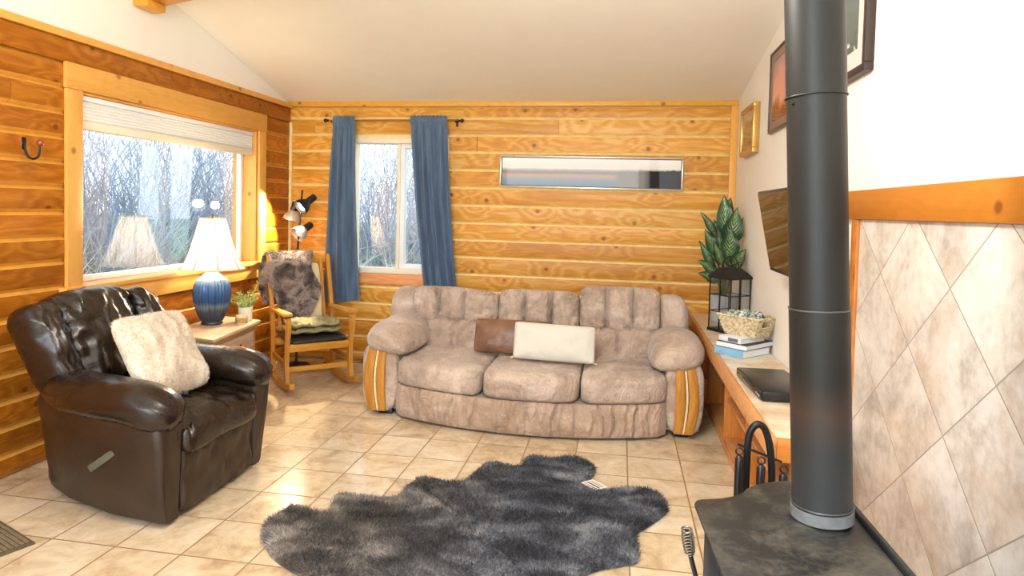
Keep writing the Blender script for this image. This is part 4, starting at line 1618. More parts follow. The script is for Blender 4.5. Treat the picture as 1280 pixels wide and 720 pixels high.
# ------------------------------------------------------------------ low counter along the right wall
ctr = thing('tv_counter', 'low honey wood counter with a stone tile top along the white wall', 'counter', (0.77, 4.14, 0))
CF, CX0, CY0, CY1 = 0.672, 0.588, 2.565, 5.68
CXE = XR - 0.002
mb = MB()
mb.prism([(CX0 + 0.022, CY0 + 0.022), (0.800, CY0 + 0.022), (0.800, 2.83), (CXE, 2.83), (CXE, CY1), (CX0 + 0.022, CY1)], 0.585, 0.612, 0.003, 1)


def ctop_mat():
    t = NT('pale_stone_counter_tile')
    o = t.obj()
    n1 = t.noise(o, 6.0, 6.0, 0.62, 0.8)
    c = t.ramp(n1, [(0.32, srgb(196, 168, 134)), (0.5, srgb(222, 202, 172)), (0.68, srgb(238, 226, 204))])
    sep = t.n('ShaderNodeSeparateXYZ', {0: o})
    fy = t.math('FRACT', t.math('DIVIDE', t.math('ADD', sep.outputs[1], 0.1), 0.305))
    e = t.math('MINIMUM', fy, t.math('SUBTRACT', 1.0, fy))
    g = t.n('ShaderNodeMapRange', {'Value': e, 'From Min': 0.006, 'From Max': 0.012, 'To Min': 1.0, 'To Max': 0.0}).outputs[0]
    t.P(Base_Color=t.mix(g, c, srgb(196, 176, 146)), Roughness=0.3)
    return t.mat


mb.build('counter_top', ctop_mat(), ctr)
mb = MB()
mb.box(CX0, CX0 + 0.021, CY0, CY1, 0.520, 0.611, 0.003)
mb.build('front_edge', M['cab_y'], ctr)
mb = MB()
mb.box(CX0 + 0.0215, 0.800, CY0, CY0 + 0.021, 0.520, 0.611, 0.003)
mb.build('end_edge', wood('honey_end_edge', (srgb(190, 108, 40), srgb(212, 134, 58), srgb(224, 156, 84)), 'X', knots=False), ctr)
# carcass: end panels, dividers, shelves, floor board, back
for i, y in enumerate((2.62, 3.50, 4.20, 4.95, 5.655)):
    mb = MB()
    mb.box(CF, 0.79 if y < 2.8 else CXE - 0.011, y - 0.011, y + 0.011, 0.0, 0.5845, 0.002)
    mb.build('divider_panel', M['cab'], ctr)
mb = MB()
mb.box(CXE - 0.010, CXE, 2.85, 5.666, 0.0, 0.5845)
mb.build('back_panel', M['cab'], ctr)
for (a, b, zs) in ((2.632, 3.488, (0.30,)), (3.512, 4.188, (0.29,)), (4.212, 4.938, ()), (4.962, 5.643, (0.30,))):
    mb = MB()
    mb.box(CF + 0.004, 0.785 if a < 2.8 else CXE - 0.0105, a, b, 0.040, 0.060, 0.002)
    mb.build('bottom_board', M['cab_y'], ctr)
    for z in zs:
        mb = MB()
        mb.box(CF + 0.015, 0.785 if a < 2.8 else CXE - 0.0105, a, b, z, z + 0.02, 0.002)
        mb.build('shelf', M['cab_y'], ctr)
    mb = MB()
    mb.box(CF, CF + 0.018, a, b, 0.540, 0.5845, 0.002)
    mb.build('face_rail', M['cab_y'], ctr)
    mb = MB()
    mb.box(CF - 0.004, CF + 0.014, a - 0.010, b + 0.010, 0.0, 0.0395, 0.002)
    mb.build('kick_board', M['cab_y'], ctr)

ZC = 0.6125
# ------------------------------------------------------------------ lantern
LN = (0.790, 4.865, ZC)
ln = thing('lantern', 'black metal lantern with glass panes on the counter by the leafy plant', 'lantern', LN, math.radians(-52))
hw, h0, h1 = 0.098, 0.022, 0.385
mb = MB()
mb.box(-hw - 0.010, hw + 0.010, -hw - 0.010, hw + 0.010, 0.0, h0, 0.004)
mb.build('lantern_base', M['black_metal'], ln, local=True)
mb = MB()
for sx in (-1, 1):
    for sy in (-1, 1):
        mb.box(sx * hw - 0.0038, sx * hw + 0.0038, sy * hw - 0.0038, sy * hw + 0.0038, h0, h1, 0.001)
for s in (-1, 1):
    for z in (h0 + 0.125, h0 + 0.245):
        mb.box(-hw + 0.005, hw - 0.005, s * hw - 0.003, s * hw + 0.003, z - 0.003, z + 0.003)
        mb.box(s * hw - 0.003, s * hw + 0.003, -hw + 0.005, hw - 0.005, z - 0.003, z + 0.003)
    mb.box(-0.003, 0.003, s * hw - 0.003, s * hw + 0.003, h0, h1)
    mb.box(s * hw - 0.003, s * hw + 0.003, -0.003, 0.003, h0, h1)
mb.build('glazing_bars', M['black_metal'], ln, local=True)
for s in (-1, 1):
    mb = MB()
    mb.box(-hw + 0.006, hw - 0.006, s * (hw - 0.005) - 0.001, s * (hw - 0.005) + 0.001, h0 + 0.001, h1 - 0.001)
    mb.build('glass_panel', M['lantern_glass'], ln, local=True, smooth=False)
    mb = MB()
    mb.box(s * (hw - 0.005) - 0.001, s * (hw - 0.005) + 0.001, -hw + 0.008, hw - 0.008, h0 + 0.001, h1 - 0.001)
    mb.build('glass_panel', M['lantern_glass'], ln, local=True, smooth=False)
mb = MB()
q = lambda k, z: [(-k, -k, z), (k, -k, z), (k, k, z), (-k, k, z)]
mb.loft([q(hw + 0.012, h1), q(hw + 0.012, h1 + 0.012), q(hw * 0.86, h1 + 0.045), q(hw * 0.62, h1 + 0.068), q(hw * 0.60, h1 + 0.075)])
mb.build('lantern_roof', M['black_metal'], ln, local=True, smooth=False)
mb = MB()
mb.tube([(0.072 * math.cos(a), 0.0, h1 + 0.075 + 0.085 * math.sin(a)) for a in [PI * k / 20 for k in range(21)]], 0.004, 8)
mb.build('handle', M['bronze'], ln, local=True)

# ------------------------------------------------------------------ leafy plant behind the lantern
PP = (0.812, 5.270, ZC)
pp = thing('leafy_plant', 'tall plant with big dark green mottled leaves behind the lantern', 'plant', PP)
PPM = Matrix.Translation(PP)
mb = MB()
mb.lathe([(0.0, 0.0), (0.085, 0.0), (0.092, 0.006), (0.105, 0.21), (0.110, 0.22), (0.101, 0.22), (0.096, 0.19), (0.0, 0.19)], 32, M=PPM)
mb.build('pot', plain('grey_white_pot', srgb(206, 206, 202), 0.5, var=0.04), pp)
mb = MB()
mb.lathe([(0.0, 0.1915), (0.094, 0.1905)], 20, M=PPM, cap=False)
mb.build('soil', plain('dark_soil', srgb(60, 44, 32), 0.95), pp)


def leaf_mat():
    t = NT('mottled_green_leaf')
    uv = t.n('ShaderNodeUVMap').outputs[0]
    s = t.n('ShaderNodeSeparateXYZ', {0: uv})
    u, v = s.outputs[0], s.outputs[1]
    du = t.math('ABSOLUTE', t.math('SUBTRACT', u, 0.5))
    vein = t.math('FRACT', t.math('MULTIPLY', t.math('SUBTRACT', v, t.math('MULTIPLY', du, 0.9)), 8.0))
    vein = t.math('ABSOLUTE', t.math('SUBTRACT', vein, 0.5))
    o = t.obj()
    n1 = t.noise(o, 34.0, 4.0, 0.6)
    m = t.n('ShaderNodeMapRange', {'Value': t.math('ADD', vein, t.math('MULTIPLY', t.math('SUBTRACT', n1, 0.5), 0.7)), 'From Min': 0.24, 'From Max': 0.42}).outputs[0]
    near = t.n('ShaderNodeMapRange', {'Value': du, 'From Min': 0.12, 'From Max': 0.36, 'To Min': 1.0, 'To Max': 0.0}).outputs[0]
    mid = t.n('ShaderNodeMapRange', {'Value': du, 'From Min': 0.008, 'From Max': 0.02, 'To Min': 1.0, 'To Max': 0.0}).outputs[0]
    c = t.ramp(t.noise(o, 6.0, 3.0), [(0.35, srgb(22, 48, 36)), (0.65, srgb(48, 86, 56))])
    c = t.mix(t.math('MULTIPLY', t.math('MULTIPLY', m, near), 0.8), c, srgb(176, 194, 130))
    c = t.mix(t.math('MULTIPLY', mid, 0.7), c, srgb(150, 178, 110))
    t.P(Base_Color=c, Roughness=0.35)
    return t.mat


M['leaf'] = leaf_mat()
M['stem'] = plain('green_stem', srgb(78, 104, 60), 0.5)


def leaf(base, tip, width, droop, face, parent):
    """a pointed oval blade from base to tip; face is roughly the direction its upper side looks"""
    b, e = V(base), V(tip)
    ax = (e - b)
    L = ax.length
    d = ax.normalized()
    f = V(face) - d * V(face).dot(d)
    f = f.normalized()
    sd = d.cross(f).normalized()
    nu, nv = 8, 14
    me_v, me_f, uvs = [], [], []
    for layer in (0, 1):
        for j in range(nv + 1):
            s = j / nv
            wv = width * (math.sin(PI * min(1.0, s ** 0.78)) ** 0.85) * (1 - 0.25 * s) + 0.0015
            for i in range(nu + 1):
                u = i / nu * 2 - 1
                p = b + ax * s + sd * (u * wv / 2) + f * (droop * L * math.sin(PI * s) + 0.16 * abs(u) * wv * 0.8 + 0.006 * math.sin(s * 14 + u * 2) * abs(u))
                me_v.append(p - f * (0.0015 * layer))
    w = nu + 1
    off = (nv + 1) * w
    for j in range(nv):
        for i in range(nu):
            q = [j * w + i, j * w + i + 1, (j + 1) * w + i + 1, (j + 1) * w + i]
            me_f.append(q)
            me_f.append([off + k for k in q[::-1]])
    mb = MB()
    mb.add(me_v, me_f)
    o = mb.build('leaf', M['leaf'], parent, ang=80)
    uvl = o.data.uv_layers.new(name='UVMap')
    for poly in o.data.polygons:
        for li, vi in zip(poly.loop_indices, poly.vertices):
            k = vi % off
            uvl.data[li].uv = ((k % w) / nu, (k // w) / nv)
    return o


# leaf tips and bases (world): broad pale ones in the middle, dark narrow ones to the left
LV = [  # base, tip, width, droop, facing
    ((0.800, 5.20, 1.29), (0.775, 5.19, 1.612), 0.135, 0.05, (-0.2, -1, 0.2)),
    ((0.815, 5.17, 1.22), (0.860, 5.12, 1.500), 0.165, 0.04, (0.1, -1, 0.25)),
    ((0.815, 5.13, 1.13), (0.815, 5.08, 1.355), 0.150, 0.03, (0.0, -1, 0.3)),
    ((0.830, 5.26, 1.28), (0.895, 5.30, 1.520), 0.105, 0.03, (-0.5, -0.9, 0.1)),
    ((0.835, 5.20, 1.24), (0.915, 5.16, 1.44), 0.100, 0.03, (-0.5, -0.9, 0.1)),
    ((0.735, 5.26, 1.28), (0.610, 5.24, 1.475), 0.070, 0.08, (-0.3, -0.7, 0.7)),
    ((0.740, 5.22, 1.13), (0.640, 5.18, 1.345), 0.095, 0.05, (-0.3, -1, 0.4)),
    ((0.730, 5.24, 1.02), (0.600, 5.20, 1.255), 0.070, 0.06, (-0.3, -0.9, 0.5)),
    ((0.745, 5.18, 0.99), (0.588, 5.14, 1.105), 0.100, 0.06, (-0.2, -0.9, 0.6)),
    ((0.740, 5.15, 0.94), (0.592, 5.10, 1.010), 0.095, 0.06, (-0.1, -0.9, 0.6)),
    ((0.770, 5.14, 1.07), (0.700, 5.08, 1.245), 0.085, 0.04, (-0.2, -1, 0.3)),
    ((0.845, 5.12, 1.05), (0.918, 5.00, 1.205), 0.120, 0.04, (-0.3, -1, 0.35)),
    ((0.830, 5.08, 0.98), (0.880, 4.98, 1.110), 0.120, 0.04, (-0.1, -1, 0.5)),
    ((0.800, 5.08, 0.98), (0.760, 4.99, 1.115), 0.110, 0.04, (0.0, -1, 0.5)),
    ((0.785, 5.32, 1.20), (0.730, 5.36, 1.42), 0.090, 0.03, (-0.4, -1, 0.2)),
    ((0.815, 5.32, 1.38), (0.850, 5.37, 1.60), 0.090, 0.03, (-0.2, -1, 0.2)),
]
for b, e, wd, dp, fc in LV:
    lf = leaf(b, e, wd * 1.06, dp, fc, pp)
    root_ = V((0.812 + (b[0] - 0.812) * 0.25, 5.27 + (b[1] - 5.27) * 0.25, ZC + 0.189))
    mb = MB()
    mb.tube(smoothpath([root_, root_.lerp(V(b), 0.5) + V((0, 0, 0.02)), V(b), V(b).lerp(V(e), 0.2)], 4), [0.006] * 9 + [0.0045] * 4, 6)
    mb.build('leaf_stem', M['stem'], lf)

# ------------------------------------------------------------------ books and basket
ang = math.radians(44)


def book(label, c, z, L, W_, T, cover, spine, page, dz=0.0):
    root = thing('book', label, 'book', (c[0], c[1], z), ang + dz, 'books under the basket')
    cv = 0.003
    mb = MB()
    mb.box(-L / 2, L / 2, -W_ / 2, W_ / 2, 0.0, cv, 0.001)
    mb.box(-L / 2, L / 2, -W_ / 2, W_ / 2, T - cv, T, 0.001)
    mb.build('cover', cover, root, local=True)
    mb = MB()
    mb.box(-L / 2, -L / 2 + 0.005, -W_ / 2, W_ / 2, cv, T - cv, 0.001)
    mb.build('spine', spine, root, local=True)
    mb = MB()
    n = 9
    for k in range(n):
        z0 = cv + (T - 2 * cv) * k / n
        mb.box(-L / 2 + 0.0052, L / 2 - 0.005, -W_ / 2 + 0.004, W_ / 2 - 0.004, z0 + 0.0002, z0 + (T - 2 * cv) / n - 0.0002)
    mb.build('pages', page, root, local=True, smooth=False)
    return root


page = plain('white_pages', srgb(240, 240, 240), 0.8, var=0.01)
blue = plain('sky_blue_cover', srgb(128, 178, 214), 0.5, var=0.04)
white = plain('white_cover', srgb(230, 230, 232), 0.5, var=0.02)
navy = plain('navy_cover', srgb(52, 56, 70), 0.5, var=0.05)
slate = plain('slate_cover', srgb(92, 110, 128), 0.5, var=0.05)
book('light blue book at the bottom of the stack under the basket', (0.752, 4.112), ZC, 0.275, 0.200, 0.044, blue, blue, page)
book('white spined book with a dark cover in the middle of the stack', (0.772, 4.130), ZC + 0.0445, 0.300, 0.205, 0.032, navy, white, page, 0.06)
bk = book('small white book on top of the stack, directly under the wicker basket', (0.752, 4.132), ZC + 0.077, 0.235, 0.160, 0.030, white, white, page, -0.02)
mb = MB()
mb.box(-0.1195, -0.1176, -0.060, 0.010, 0.005, 0.026)
mb.build('spine_label', slate, bk, local=True)
# woven basket
BK = (0.785, 4.165, ZC + 0.1075)
bas = thing('wicker_basket', 'small woven seagrass basket on top of the book stack', 'basket', BK, ang - PI / 2)


def wick_mat():
    t = NT('woven_seagrass')
    o = t.obj()
    c = t.ramp(t.noise(o, 70.0, 3.0), [(0.3, srgb(158, 132, 92)), (0.5, srgb(212, 194, 156)), (0.7, srgb(234, 222, 194))])
    t.P(Base_Color=c, Roughness=0.85)
    return t.mat


M['wicker'] = wick_mat()
bh = 0.118


def brect(z, inset=0.0):
    k = z / bh
    return 0.105 + 0.040 * k - inset, 0.072 + 0.030 * k - inset


mb = MB()
nrow = 13
for rr in range(nrow):
    z = 0.004 + (bh - 0.008) * rr / (nrow - 1)
    a, b = brect(z)
    per = []
    n = 26
    for s_, (p0, p1) in enumerate((((-a, -b), (a, -b)), ((a, -b), (a, b)), ((a, b), (-a, b)), ((-a, b), (-a, -b)))):
        m_ = n if s_ % 2 == 0 else int(n * 0.7)
        for k in range(m_):
            t_ = k / m_
            x, y = p0[0] + (p1[0] - p0[0]) * t_, p0[1] + (p1[1] - p0[1]) * t_
            # leave the hand hole open in the two short ends
            per.append((x, y, s_, t_, k))
    loops, cur = [], []
    for (x, y, s_, t_, k) in per + per[:1]:
        hole = s_ in (1, 3) and 0.30 < t_ < 0.70 and 0.066 < z < 0.102
        if hole:
            if len(cur) > 1:
                loops.append(cur)
            cur = []
            continue
        wv = 0.0022 * (1 if (k + rr) % 2 else -1)
        nx, ny = ((0, -1), (1, 0), (0, 1), (-1, 0))[s_]
        cur.append((x + nx * wv, y + ny * wv, z))
    if len(cur) > 1:
        loops.append(cur)
    for lp in loops:
        mb.tube(lp, 0.0052, 5)
a, b = brect(0)
mb.box(-a, a, -b, b, 0.0, 0.004)
mb.build('woven_body', M['wicker'], bas, local=True, ang=80)
mb = MB()
a, b = brect(bh)
ring_ = [(-a, -b, bh), (a, -b, bh), (a, b, bh), (-a, b, bh), (-a, -b, bh), (-a + 0.02, -b, bh)]
mb.tube(ring_, 0.0075, 7)
mb.build('rim', M['wicker'], bas, local=True, ang=80)


def ball_mat():
    t = NT('teal_white_patterned_ball')
    o = t.obj()
    e = t.n('ShaderNodeTexVoronoi', {'Vector': o, 'Scale': 46.0}, feature='DISTANCE_TO_EDGE').outputs['Distance']
    m = t.n('ShaderNodeMapRange', {'Value': e, 'From Min': 0.035, 'From Max': 0.07}).outputs[0]
    c = t.mix(m, srgb(222, 226, 216), t.ramp(t.noise(o, 20.0), [(0.4, srgb(70, 92, 92)), (0.6, srgb(112, 136, 130))]))
    t.P(Base_Color=c, Roughness=0.5)
    return t.mat


M['ball'] = ball_mat()
BMx = WM[bas.name]
bl_specs = [((-0.085, -0.032, 0.10999999999999999), 'patterned teal ball at the near left end of the basket'), ((-0.005, -0.036, 0.11599999999999999), 'patterned teal ball at the front middle of the basket'),
            ((0.078, -0.030, 0.10999999999999999), 'patterned teal ball beside the hand hole of the basket'), ((-0.045, 0.040, 0.11399999999999999), 'patterned teal ball at the back of the basket, mostly hidden'),
            ((0.042, 0.042, 0.11199999999999999), 'patterned teal ball at the wall side of the basket')]
b0 = None
for p, lab in bl_specs:
    if b0 is None:
        bm_ = bmesh.new()
        bmesh.ops.create_uvsphere(bm_, u_segments=24, v_segments=16, radius=0.039)
        mb = MB()
        mb.bm(bm_)
        b0 = o = mb.build('decor_ball', M['ball'], None, ang=80)
    else:
        o = b0.copy()
        COL.objects.link(o)
    o.location = BMx @ V(p)
    o.rotation_euler = (p[0] * 30, p[1] * 40, 1.0)
    tag(o, lab, 'ball', 'decor balls in the basket')

# ------------------------------------------------------------------ disc player
DV = (0.752, 3.29, ZC)
dv = thing('disc_player', 'flat black disc player box on the counter in front of the books', 'disc player', DV, math.radians(4))
mb = MB()
mb.box(-0.112, 0.125, -0.225, 0.235, 0.006, 0.048, 0.003)
mb.build('player_body', M['black_plastic'], dv, local=True)
mb = MB()
mb.box(-0.118, -0.1125, -0.220, 0.230, 0.008, 0.046, 0.002)
fp = mb.build('front_panel', plain('gloss_black_panel', (0.008, 0.008, 0.01), 0.1), dv, local=True)
mb = MB()
mb.box(-0.1195, -0.1182, -0.05, 0.10, 0.027, 0.037)
mb.build('disc_tray', M['black_plastic'], fp, local=True)
mb = MB()
for k in range(3):
    mb = MB()
    mb.lathe([(0.0, 0), (0.006, 0), (0.006, 0.002), (0, 0.002)], 12, M=axis_matrix((-0.1181, -0.19 + k * 0.025, 0.02), (-1, 0, 0)))
    mb.build('button', M['chrome'], fp, local=True)
for sx in (-0.09, 0.1):
    for sy in (-0.19, 0.2):
        mb = MB()
        mb.lathe([(0.0, 0), (0.012, 0), (0.012, 0.006), (0, 0.006)], 12, M=Matrix.Translation((sx, sy, 0)))
        mb.build('foot', M['black_plastic'], dv, local=True)

# ------------------------------------------------------------------ television on a wall arm
TVT = math.radians(11)
tv = thing('television', 'black flat television tilted down on the white wall behind the stove pipe', 'television', (0.79, 3.43, 1.36))
TM = Matrix.Translation((0.787, 3.425, 1.372)) @ Matrix.Rotation(TVT, 4, 'Y').inverted()
mb = MB()
mb.box(0.0, 0.035, -0.375, 0.375, -0.222, 0.222, 0.006, 2, M=TM)
mb.build('tv_body', M['black_plastic'], tv)
mb = MB()
mb.box(-0.0035, -0.0003, -0.360, 0.360, -0.200, 0.208, M=TM)
sc = NT('dark_glossy_screen')
sc.P(Base_Color=(0.012, 0.009, 0.008, 1), Roughness=0.03)
sc.b.inputs['Specular IOR Level'].default_value = 0.22
mb.build('screen', sc.mat, tv, smooth=False)
mb = MB()
mb.box(0.036, 0.052, -0.10, 0.10, -0.10, 0.10, 0.003, M=TM)
mb.box(XR - 0.012, XR - 0.0005, 3.36, 3.49, 1.27, 1.47, 0.002)
mb.tube([TM @ V((0.052, 0, 0)), V((XR - 0.011, 3.425, 1.37))], 0.018, 10)
mb.build('wall_arm', M['black_metal'], tv)
mb = MB()
mb.tube(smoothpath([(0.872, 3.12, 1.14), (0.905, 3.10, 0.98), (0.912, 3.14, 0.78), (0.905, 3.16, 0.66), (0.893, 3.22, 0.628)], 6), 0.0045, 6)
tag(mb.build('tv_cable', M['black_plastic'], None, loc=(0.9, 3.15, 0.65)), 'black cable hanging from the television to the disc player', 'cable')


# ------------------------------------------------------------------ pictures on the white wall
def wall_picture(name, label, y0, y1, z0, z1, fw, depth, framem, matw, matm, imgm, tilt=0.0):
    root = thing(name, label, 'picture', (XR, (y0 + y1) / 2, (z0 + z1) / 2))
    x1 = XR - 0.001
    x0 = x1 - depth
    mb = MB()
    for (a, b, c, d) in ((y0, y1, z1 - fw, z1), (y0, y1, z0, z0 + fw), (y0, y0 + fw, z0 + fw, z1 - fw), (y1 - fw, y1, z0 + fw, z1 - fw)):
        mb.box(x0, x1, a, b, c, d, 0.003)
    mb.build('picture_frame', framem, root)
    if matm:
        mb = MB()
        for (a, b, c, d) in ((y0 + fw, y1 - fw, z1 - fw - matw, z1 - fw), (y0 + fw, y1 - fw, z0 + fw, z0 + fw + matw), (y0 + fw, y0 + fw + matw, z0 + fw + matw, z1 - fw - matw), (y1 - fw - matw, y1 - fw, z0 + fw + matw, z1 - fw - matw)):
            mb.box(x0 + 0.008, x1 - 0.002, a, b, c, d)
        mb.build('mat_board', matm, root, smooth=False)
    g = fw + (matw if matm else 0)
    mb = MB()
    mb.box(x0 + 0.011, x1 - 0.002, y0 + g, y1 - g, z0 + g, z1 - g)
    mb.build('print', imgm, root, smooth=False)
    return root


def print_mat(name, stops, sc=5.0, spots=None, axis=2, span=0.3):
    t = NT(name)
    o = t.obj()
    z = t.n('ShaderNodeSeparateXYZ', {0: o}).outputs[axis]
    k = t.math('ADD', t.math('ADD', t.math('DIVIDE', z, span), 0.5), t.math('MULTIPLY', t.math('SUBTRACT', t.noise(o, sc, 5.0), 0.5), 0.45))
    c = t.ramp(k, stops)
    if spots:
        m = t.n('ShaderNodeMapRange', {'Value': t.noise(o, spots[0], 2.0, 0.4), 'From Min': spots[1], 'From Max': spots[1] + 0.03}).outputs[0]
        c = t.mix(m, c, spots[2])
    t.P(Base_Color=c, Roughness=0.06)
    t.b.inputs['Specular IOR Level'].default_value = 0.6
    return t.mat


gold = plain('gold_frame', srgb(204, 160, 84), 0.3, 0.5)
wall_picture('framed_picture', 'small gold framed brown picture near the corner of the white wall', 4.80, 5.31, 1.905, 2.262, 0.035, 0.045, gold, 0.0, None,
             print_mat('brown_meadow_print', [(0.2, srgb(92, 70, 36)), (0.45, srgb(140, 108, 52)), (0.6, srgb(112, 104, 70)), (0.8, srgb(176, 168, 140))]))
wall_picture('framed_picture', 'dark thin framed pink sunset picture left of the stove pipe', 3.80, 4.44, 1.985, 2.500, 0.015, 0.022, plain('dark_brown_frame', srgb(66, 44, 34), 0.35), 0.05, plain('mauve_mat', srgb(150, 124, 112), 0.7, var=0.02),
             print_mat('sunset_print', [(0.05, srgb(74, 34, 18)), (0.24, srgb(150, 84, 44)), (0.38, srgb(232, 162, 138)), (0.7, srgb(226, 150, 132)), (0.95, srgb(150, 130, 124))], 4.0, span=0.45))
wall_picture('framed_picture', 'large dark framed picture with a grey mat, right of the stove pipe', 2.705, 3.50, 2.030, 2.62, 0.032, 0.035, plain('espresso_frame', srgb(54, 40, 38), 0.35), 0.075, plain('grey_mat', srgb(206, 202, 198), 0.8, var=0.01),
             print_mat('teal_water_print', [(0.1, srgb(70, 82, 78)), (0.5, srgb(92, 110, 110)), (0.9, srgb(64, 76, 74))], 8.0, (9.0, 0.60, srgb(232, 226, 208)), span=0.5))
# ------------------------------------------------------------------ wood stove and pipe
ST = (0.44, 1.62, 0)
st = thing('wood_stove', 'black steel wood stove with a flat top in front of the tiled wall', 'stove', ST)


def steel(name, c1, c2, c3, rough):
    t = NT(name)
    o = t.obj()
    n1 = t.noise(o, 5.0, 5.0, 0.6, 0.5)
    n2 = t.noise(o, 60.0, 3.0)
    k = t.math('ADD', t.math('MULTIPLY', n1, 0.8), t.math('MULTIPLY', n2, 0.2))
    t.P(Base_Color=t.ramp(k, [(0.3, c1), (0.5, c2), (0.7, c3)]), Roughness=rough, Metallic=0.0)
    t.b.inputs['Specular IOR Level'].default_value = 0.55
    t.bump(n2, 0.12, 0.002)
    return t.mat


M['stove_top'] = steel('sooty_stove_top', srgb(13, 14, 16), srgb(30, 31, 32), srgb(92, 90, 82), 0.40)
M['stove'] = steel('black_stove_steel', srgb(20, 22, 25), srgb(30, 33, 38), srgb(44, 48, 54), 0.4)
ZT = 0.700
out = [(0.236, 1.340), (0.2135, 1.715)]
# rounded left ear, then the curve in to the narrower rear
out += [(0.2125, 1.735), (0.219, 1.752), (0.234, 1.762), (0.255, 1.768), (0.290, 1.782), (0.325, 1.803), (0.348, 1.826), (0.366, 1.858), (0.388, 1.886), (0.415, 1.905), (0.450, 1.925), (0.500, 1.945),
        (0.585, 1.945), (0.602, 1.935), (0.606, 1.91), (0.622, 1.340)]
mb = MB()
mb.prism(out[::-1], ZT - 0.014, ZT, 0.004, 2)
mb.build('top_plate', M['stove_top'], st)
# raised rear-right edge guard
mb = MB()
mb.prism([(0.6075, 1.92), (0.622, 1.92), (0.640, 1.30), (0.6245, 1.30)][::-1], 0.14, ZT + 0.012, 0.003, 1)
mb.build('side_shield', M['stove'], st)
# firebox
mb = MB()
mb.prism([(0.262, 1.345), (0.255, 1.720), (0.36, 1.80), (0.46, 1.90), (0.590, 1.915), (0.600, 1.345)][::-1], 0.17, ZT - 0.0145, 0.006, 2)
mb.build('firebox', M['stove'], st)
mb = MB()
mb.box(0.25, 0.61, 1.315, 1.344, 0.20, 0.66, 0.006)
dr = mb.build('fire_door', M['stove'], st)
mb = MB()
mb.box(0.30, 0.56, 1.311, 1.3148, 0.30, 0.60)
mb.build('door_glass', plain('fire_glass', (0.01, 0.01, 0.01), 0.05), dr)
mb = MB()
mb.box(0.235, 0.245, 1.40, 1.70, 0.22, 0.66, 0.003)
for z in (0.3, 0.6):
    mb.box(0.2455, 0.262, 1.45, 1.48, z - 0.01, z + 0.01)
    mb.box(0.2455, 0.262, 1.62, 1.65, z - 0.01, z + 0.01)
mb.build('heat_shield', plain('blue_black_steel', srgb(38, 46, 58), 0.35), st)
for x, y in ((0.29, 1.39), (0.565, 1.39), (0.30, 1.69), (0.565, 1.86)):
    mb = MB()
    mb.lathe([(0.0, 0.0), (0.026, 0.0), (0.022, 0.03), (0.017, 0.12), (0.028, 0.1695), (0.0, 0.1695)], 14, M=Matrix.Translation((x, y, 0)))
    mb.build('leg', M['stove'], st)
# door handle rod with a steel spring grip, standing out to the left
hp = [V((0.168, 1.500, 0.742)), V((0.1775, 1.500, 0.684)), V((0.190, 1.490, 0.640)), V((0.206, 1.46, 0.585)), V((0.228, 1.40, 0.55)), V((0.262, 1.36, 0.54))]
mb = MB()
mb.tube(smoothpath(hp[1:], 5), 0.0055, 8)
hd = mb.build('handle_rod', M['black_metal'], st)
mb = MB()
ax = (hp[1] - hp[0]).normalized()
sx_ = ax.orthogonal().normalized()
sy_ = ax.cross(sx_)
cp = []
turns, nn = 9, 9 * 14
for k in range(nn + 1):
    s = k / nn
    a = 2 * PI * turns * s
    rr = 0.0125 * (0.55 + 0.45 * math.sin(PI * min(1, 0.18 + s * 0.72)) ** 0.6) * (1 if s < 0.9 else 1 - (s - 0.9) * 4)
    cp.append(hp[0] + ax * (0.062 * s) + sx_ * (rr * math.cos(a)) + sy_ * (rr * math.sin(a)))
mb.tube(cp, 0.0022, 6)
mb.build('spring_grip', plain('bright_spring_steel', srgb(150, 146, 140), 0.25, 0.9), hd)
mb = MB()
mb.tube([hp[0] + ax * 0.004, hp[1]], 0.0045, 8)
mb.build('grip_core', M['black_metal'], hd)

# pipe: three lengths, leaning a touch, with crimped joints
pb, pt_ = V((0.5215, 1.715, ZT + 0.0048)), V((0.4475, 1.715, 2.10))
pdir = (pt_ - pb).normalized()
sp = thing('stove_pipe', 'tall round black stove pipe rising from the stove top to the ceiling', 'stove pipe', tuple(pb))


def pipe_mat():
    t = NT('black_stove_pipe_paint')
    o = t.obj()
    n1 = t.noise(t.vmul(o, (3, 3, 1.2)), 3.0, 4.0)
    n2 = t.noise(o, 120.0, 2.0)
    z = t.n('ShaderNodeSeparateXYZ', {0: o}).outputs[2]
    heat = t.n('ShaderNodeMapRange', {'Value': t.math('ADD', z, t.math('MULTIPLY', n1, 0.18)), 'From Min': 0.12, 'From Max': 0.40, 'To Min': 1.0, 'To Max': 0.0}).outputs[0]
    c = t.ramp(n1, [(0.3, srgb(17, 18, 18)), (0.7, srgb(28, 29, 29))])
    c = t.mix(t.math('MULTIPLY', heat, 0.6), c, srgb(66, 68, 70))
    ru = t.n('ShaderNodeMapRange', {'Value': t.math('ABSOLUTE', t.math('SUBTRACT', z, 0.27)), 'From Min': 0.0, 'From Max': 0.09, 'To Min': 0.35, 'To Max': 0.0}).outputs[0]
    c = t.mix(t.math('MULTIPLY', ru, n1), c, srgb(120, 82, 60))
    t.P(Base_Color=c, Roughness=t.math('ADD', 0.42, t.math('MULTIPLY', n2, 0.12)))
    t.b.inputs['Specular IOR Level'].default_value = 0.42
    t.bump(n2, 0.08, 0.001)
    return t.mat


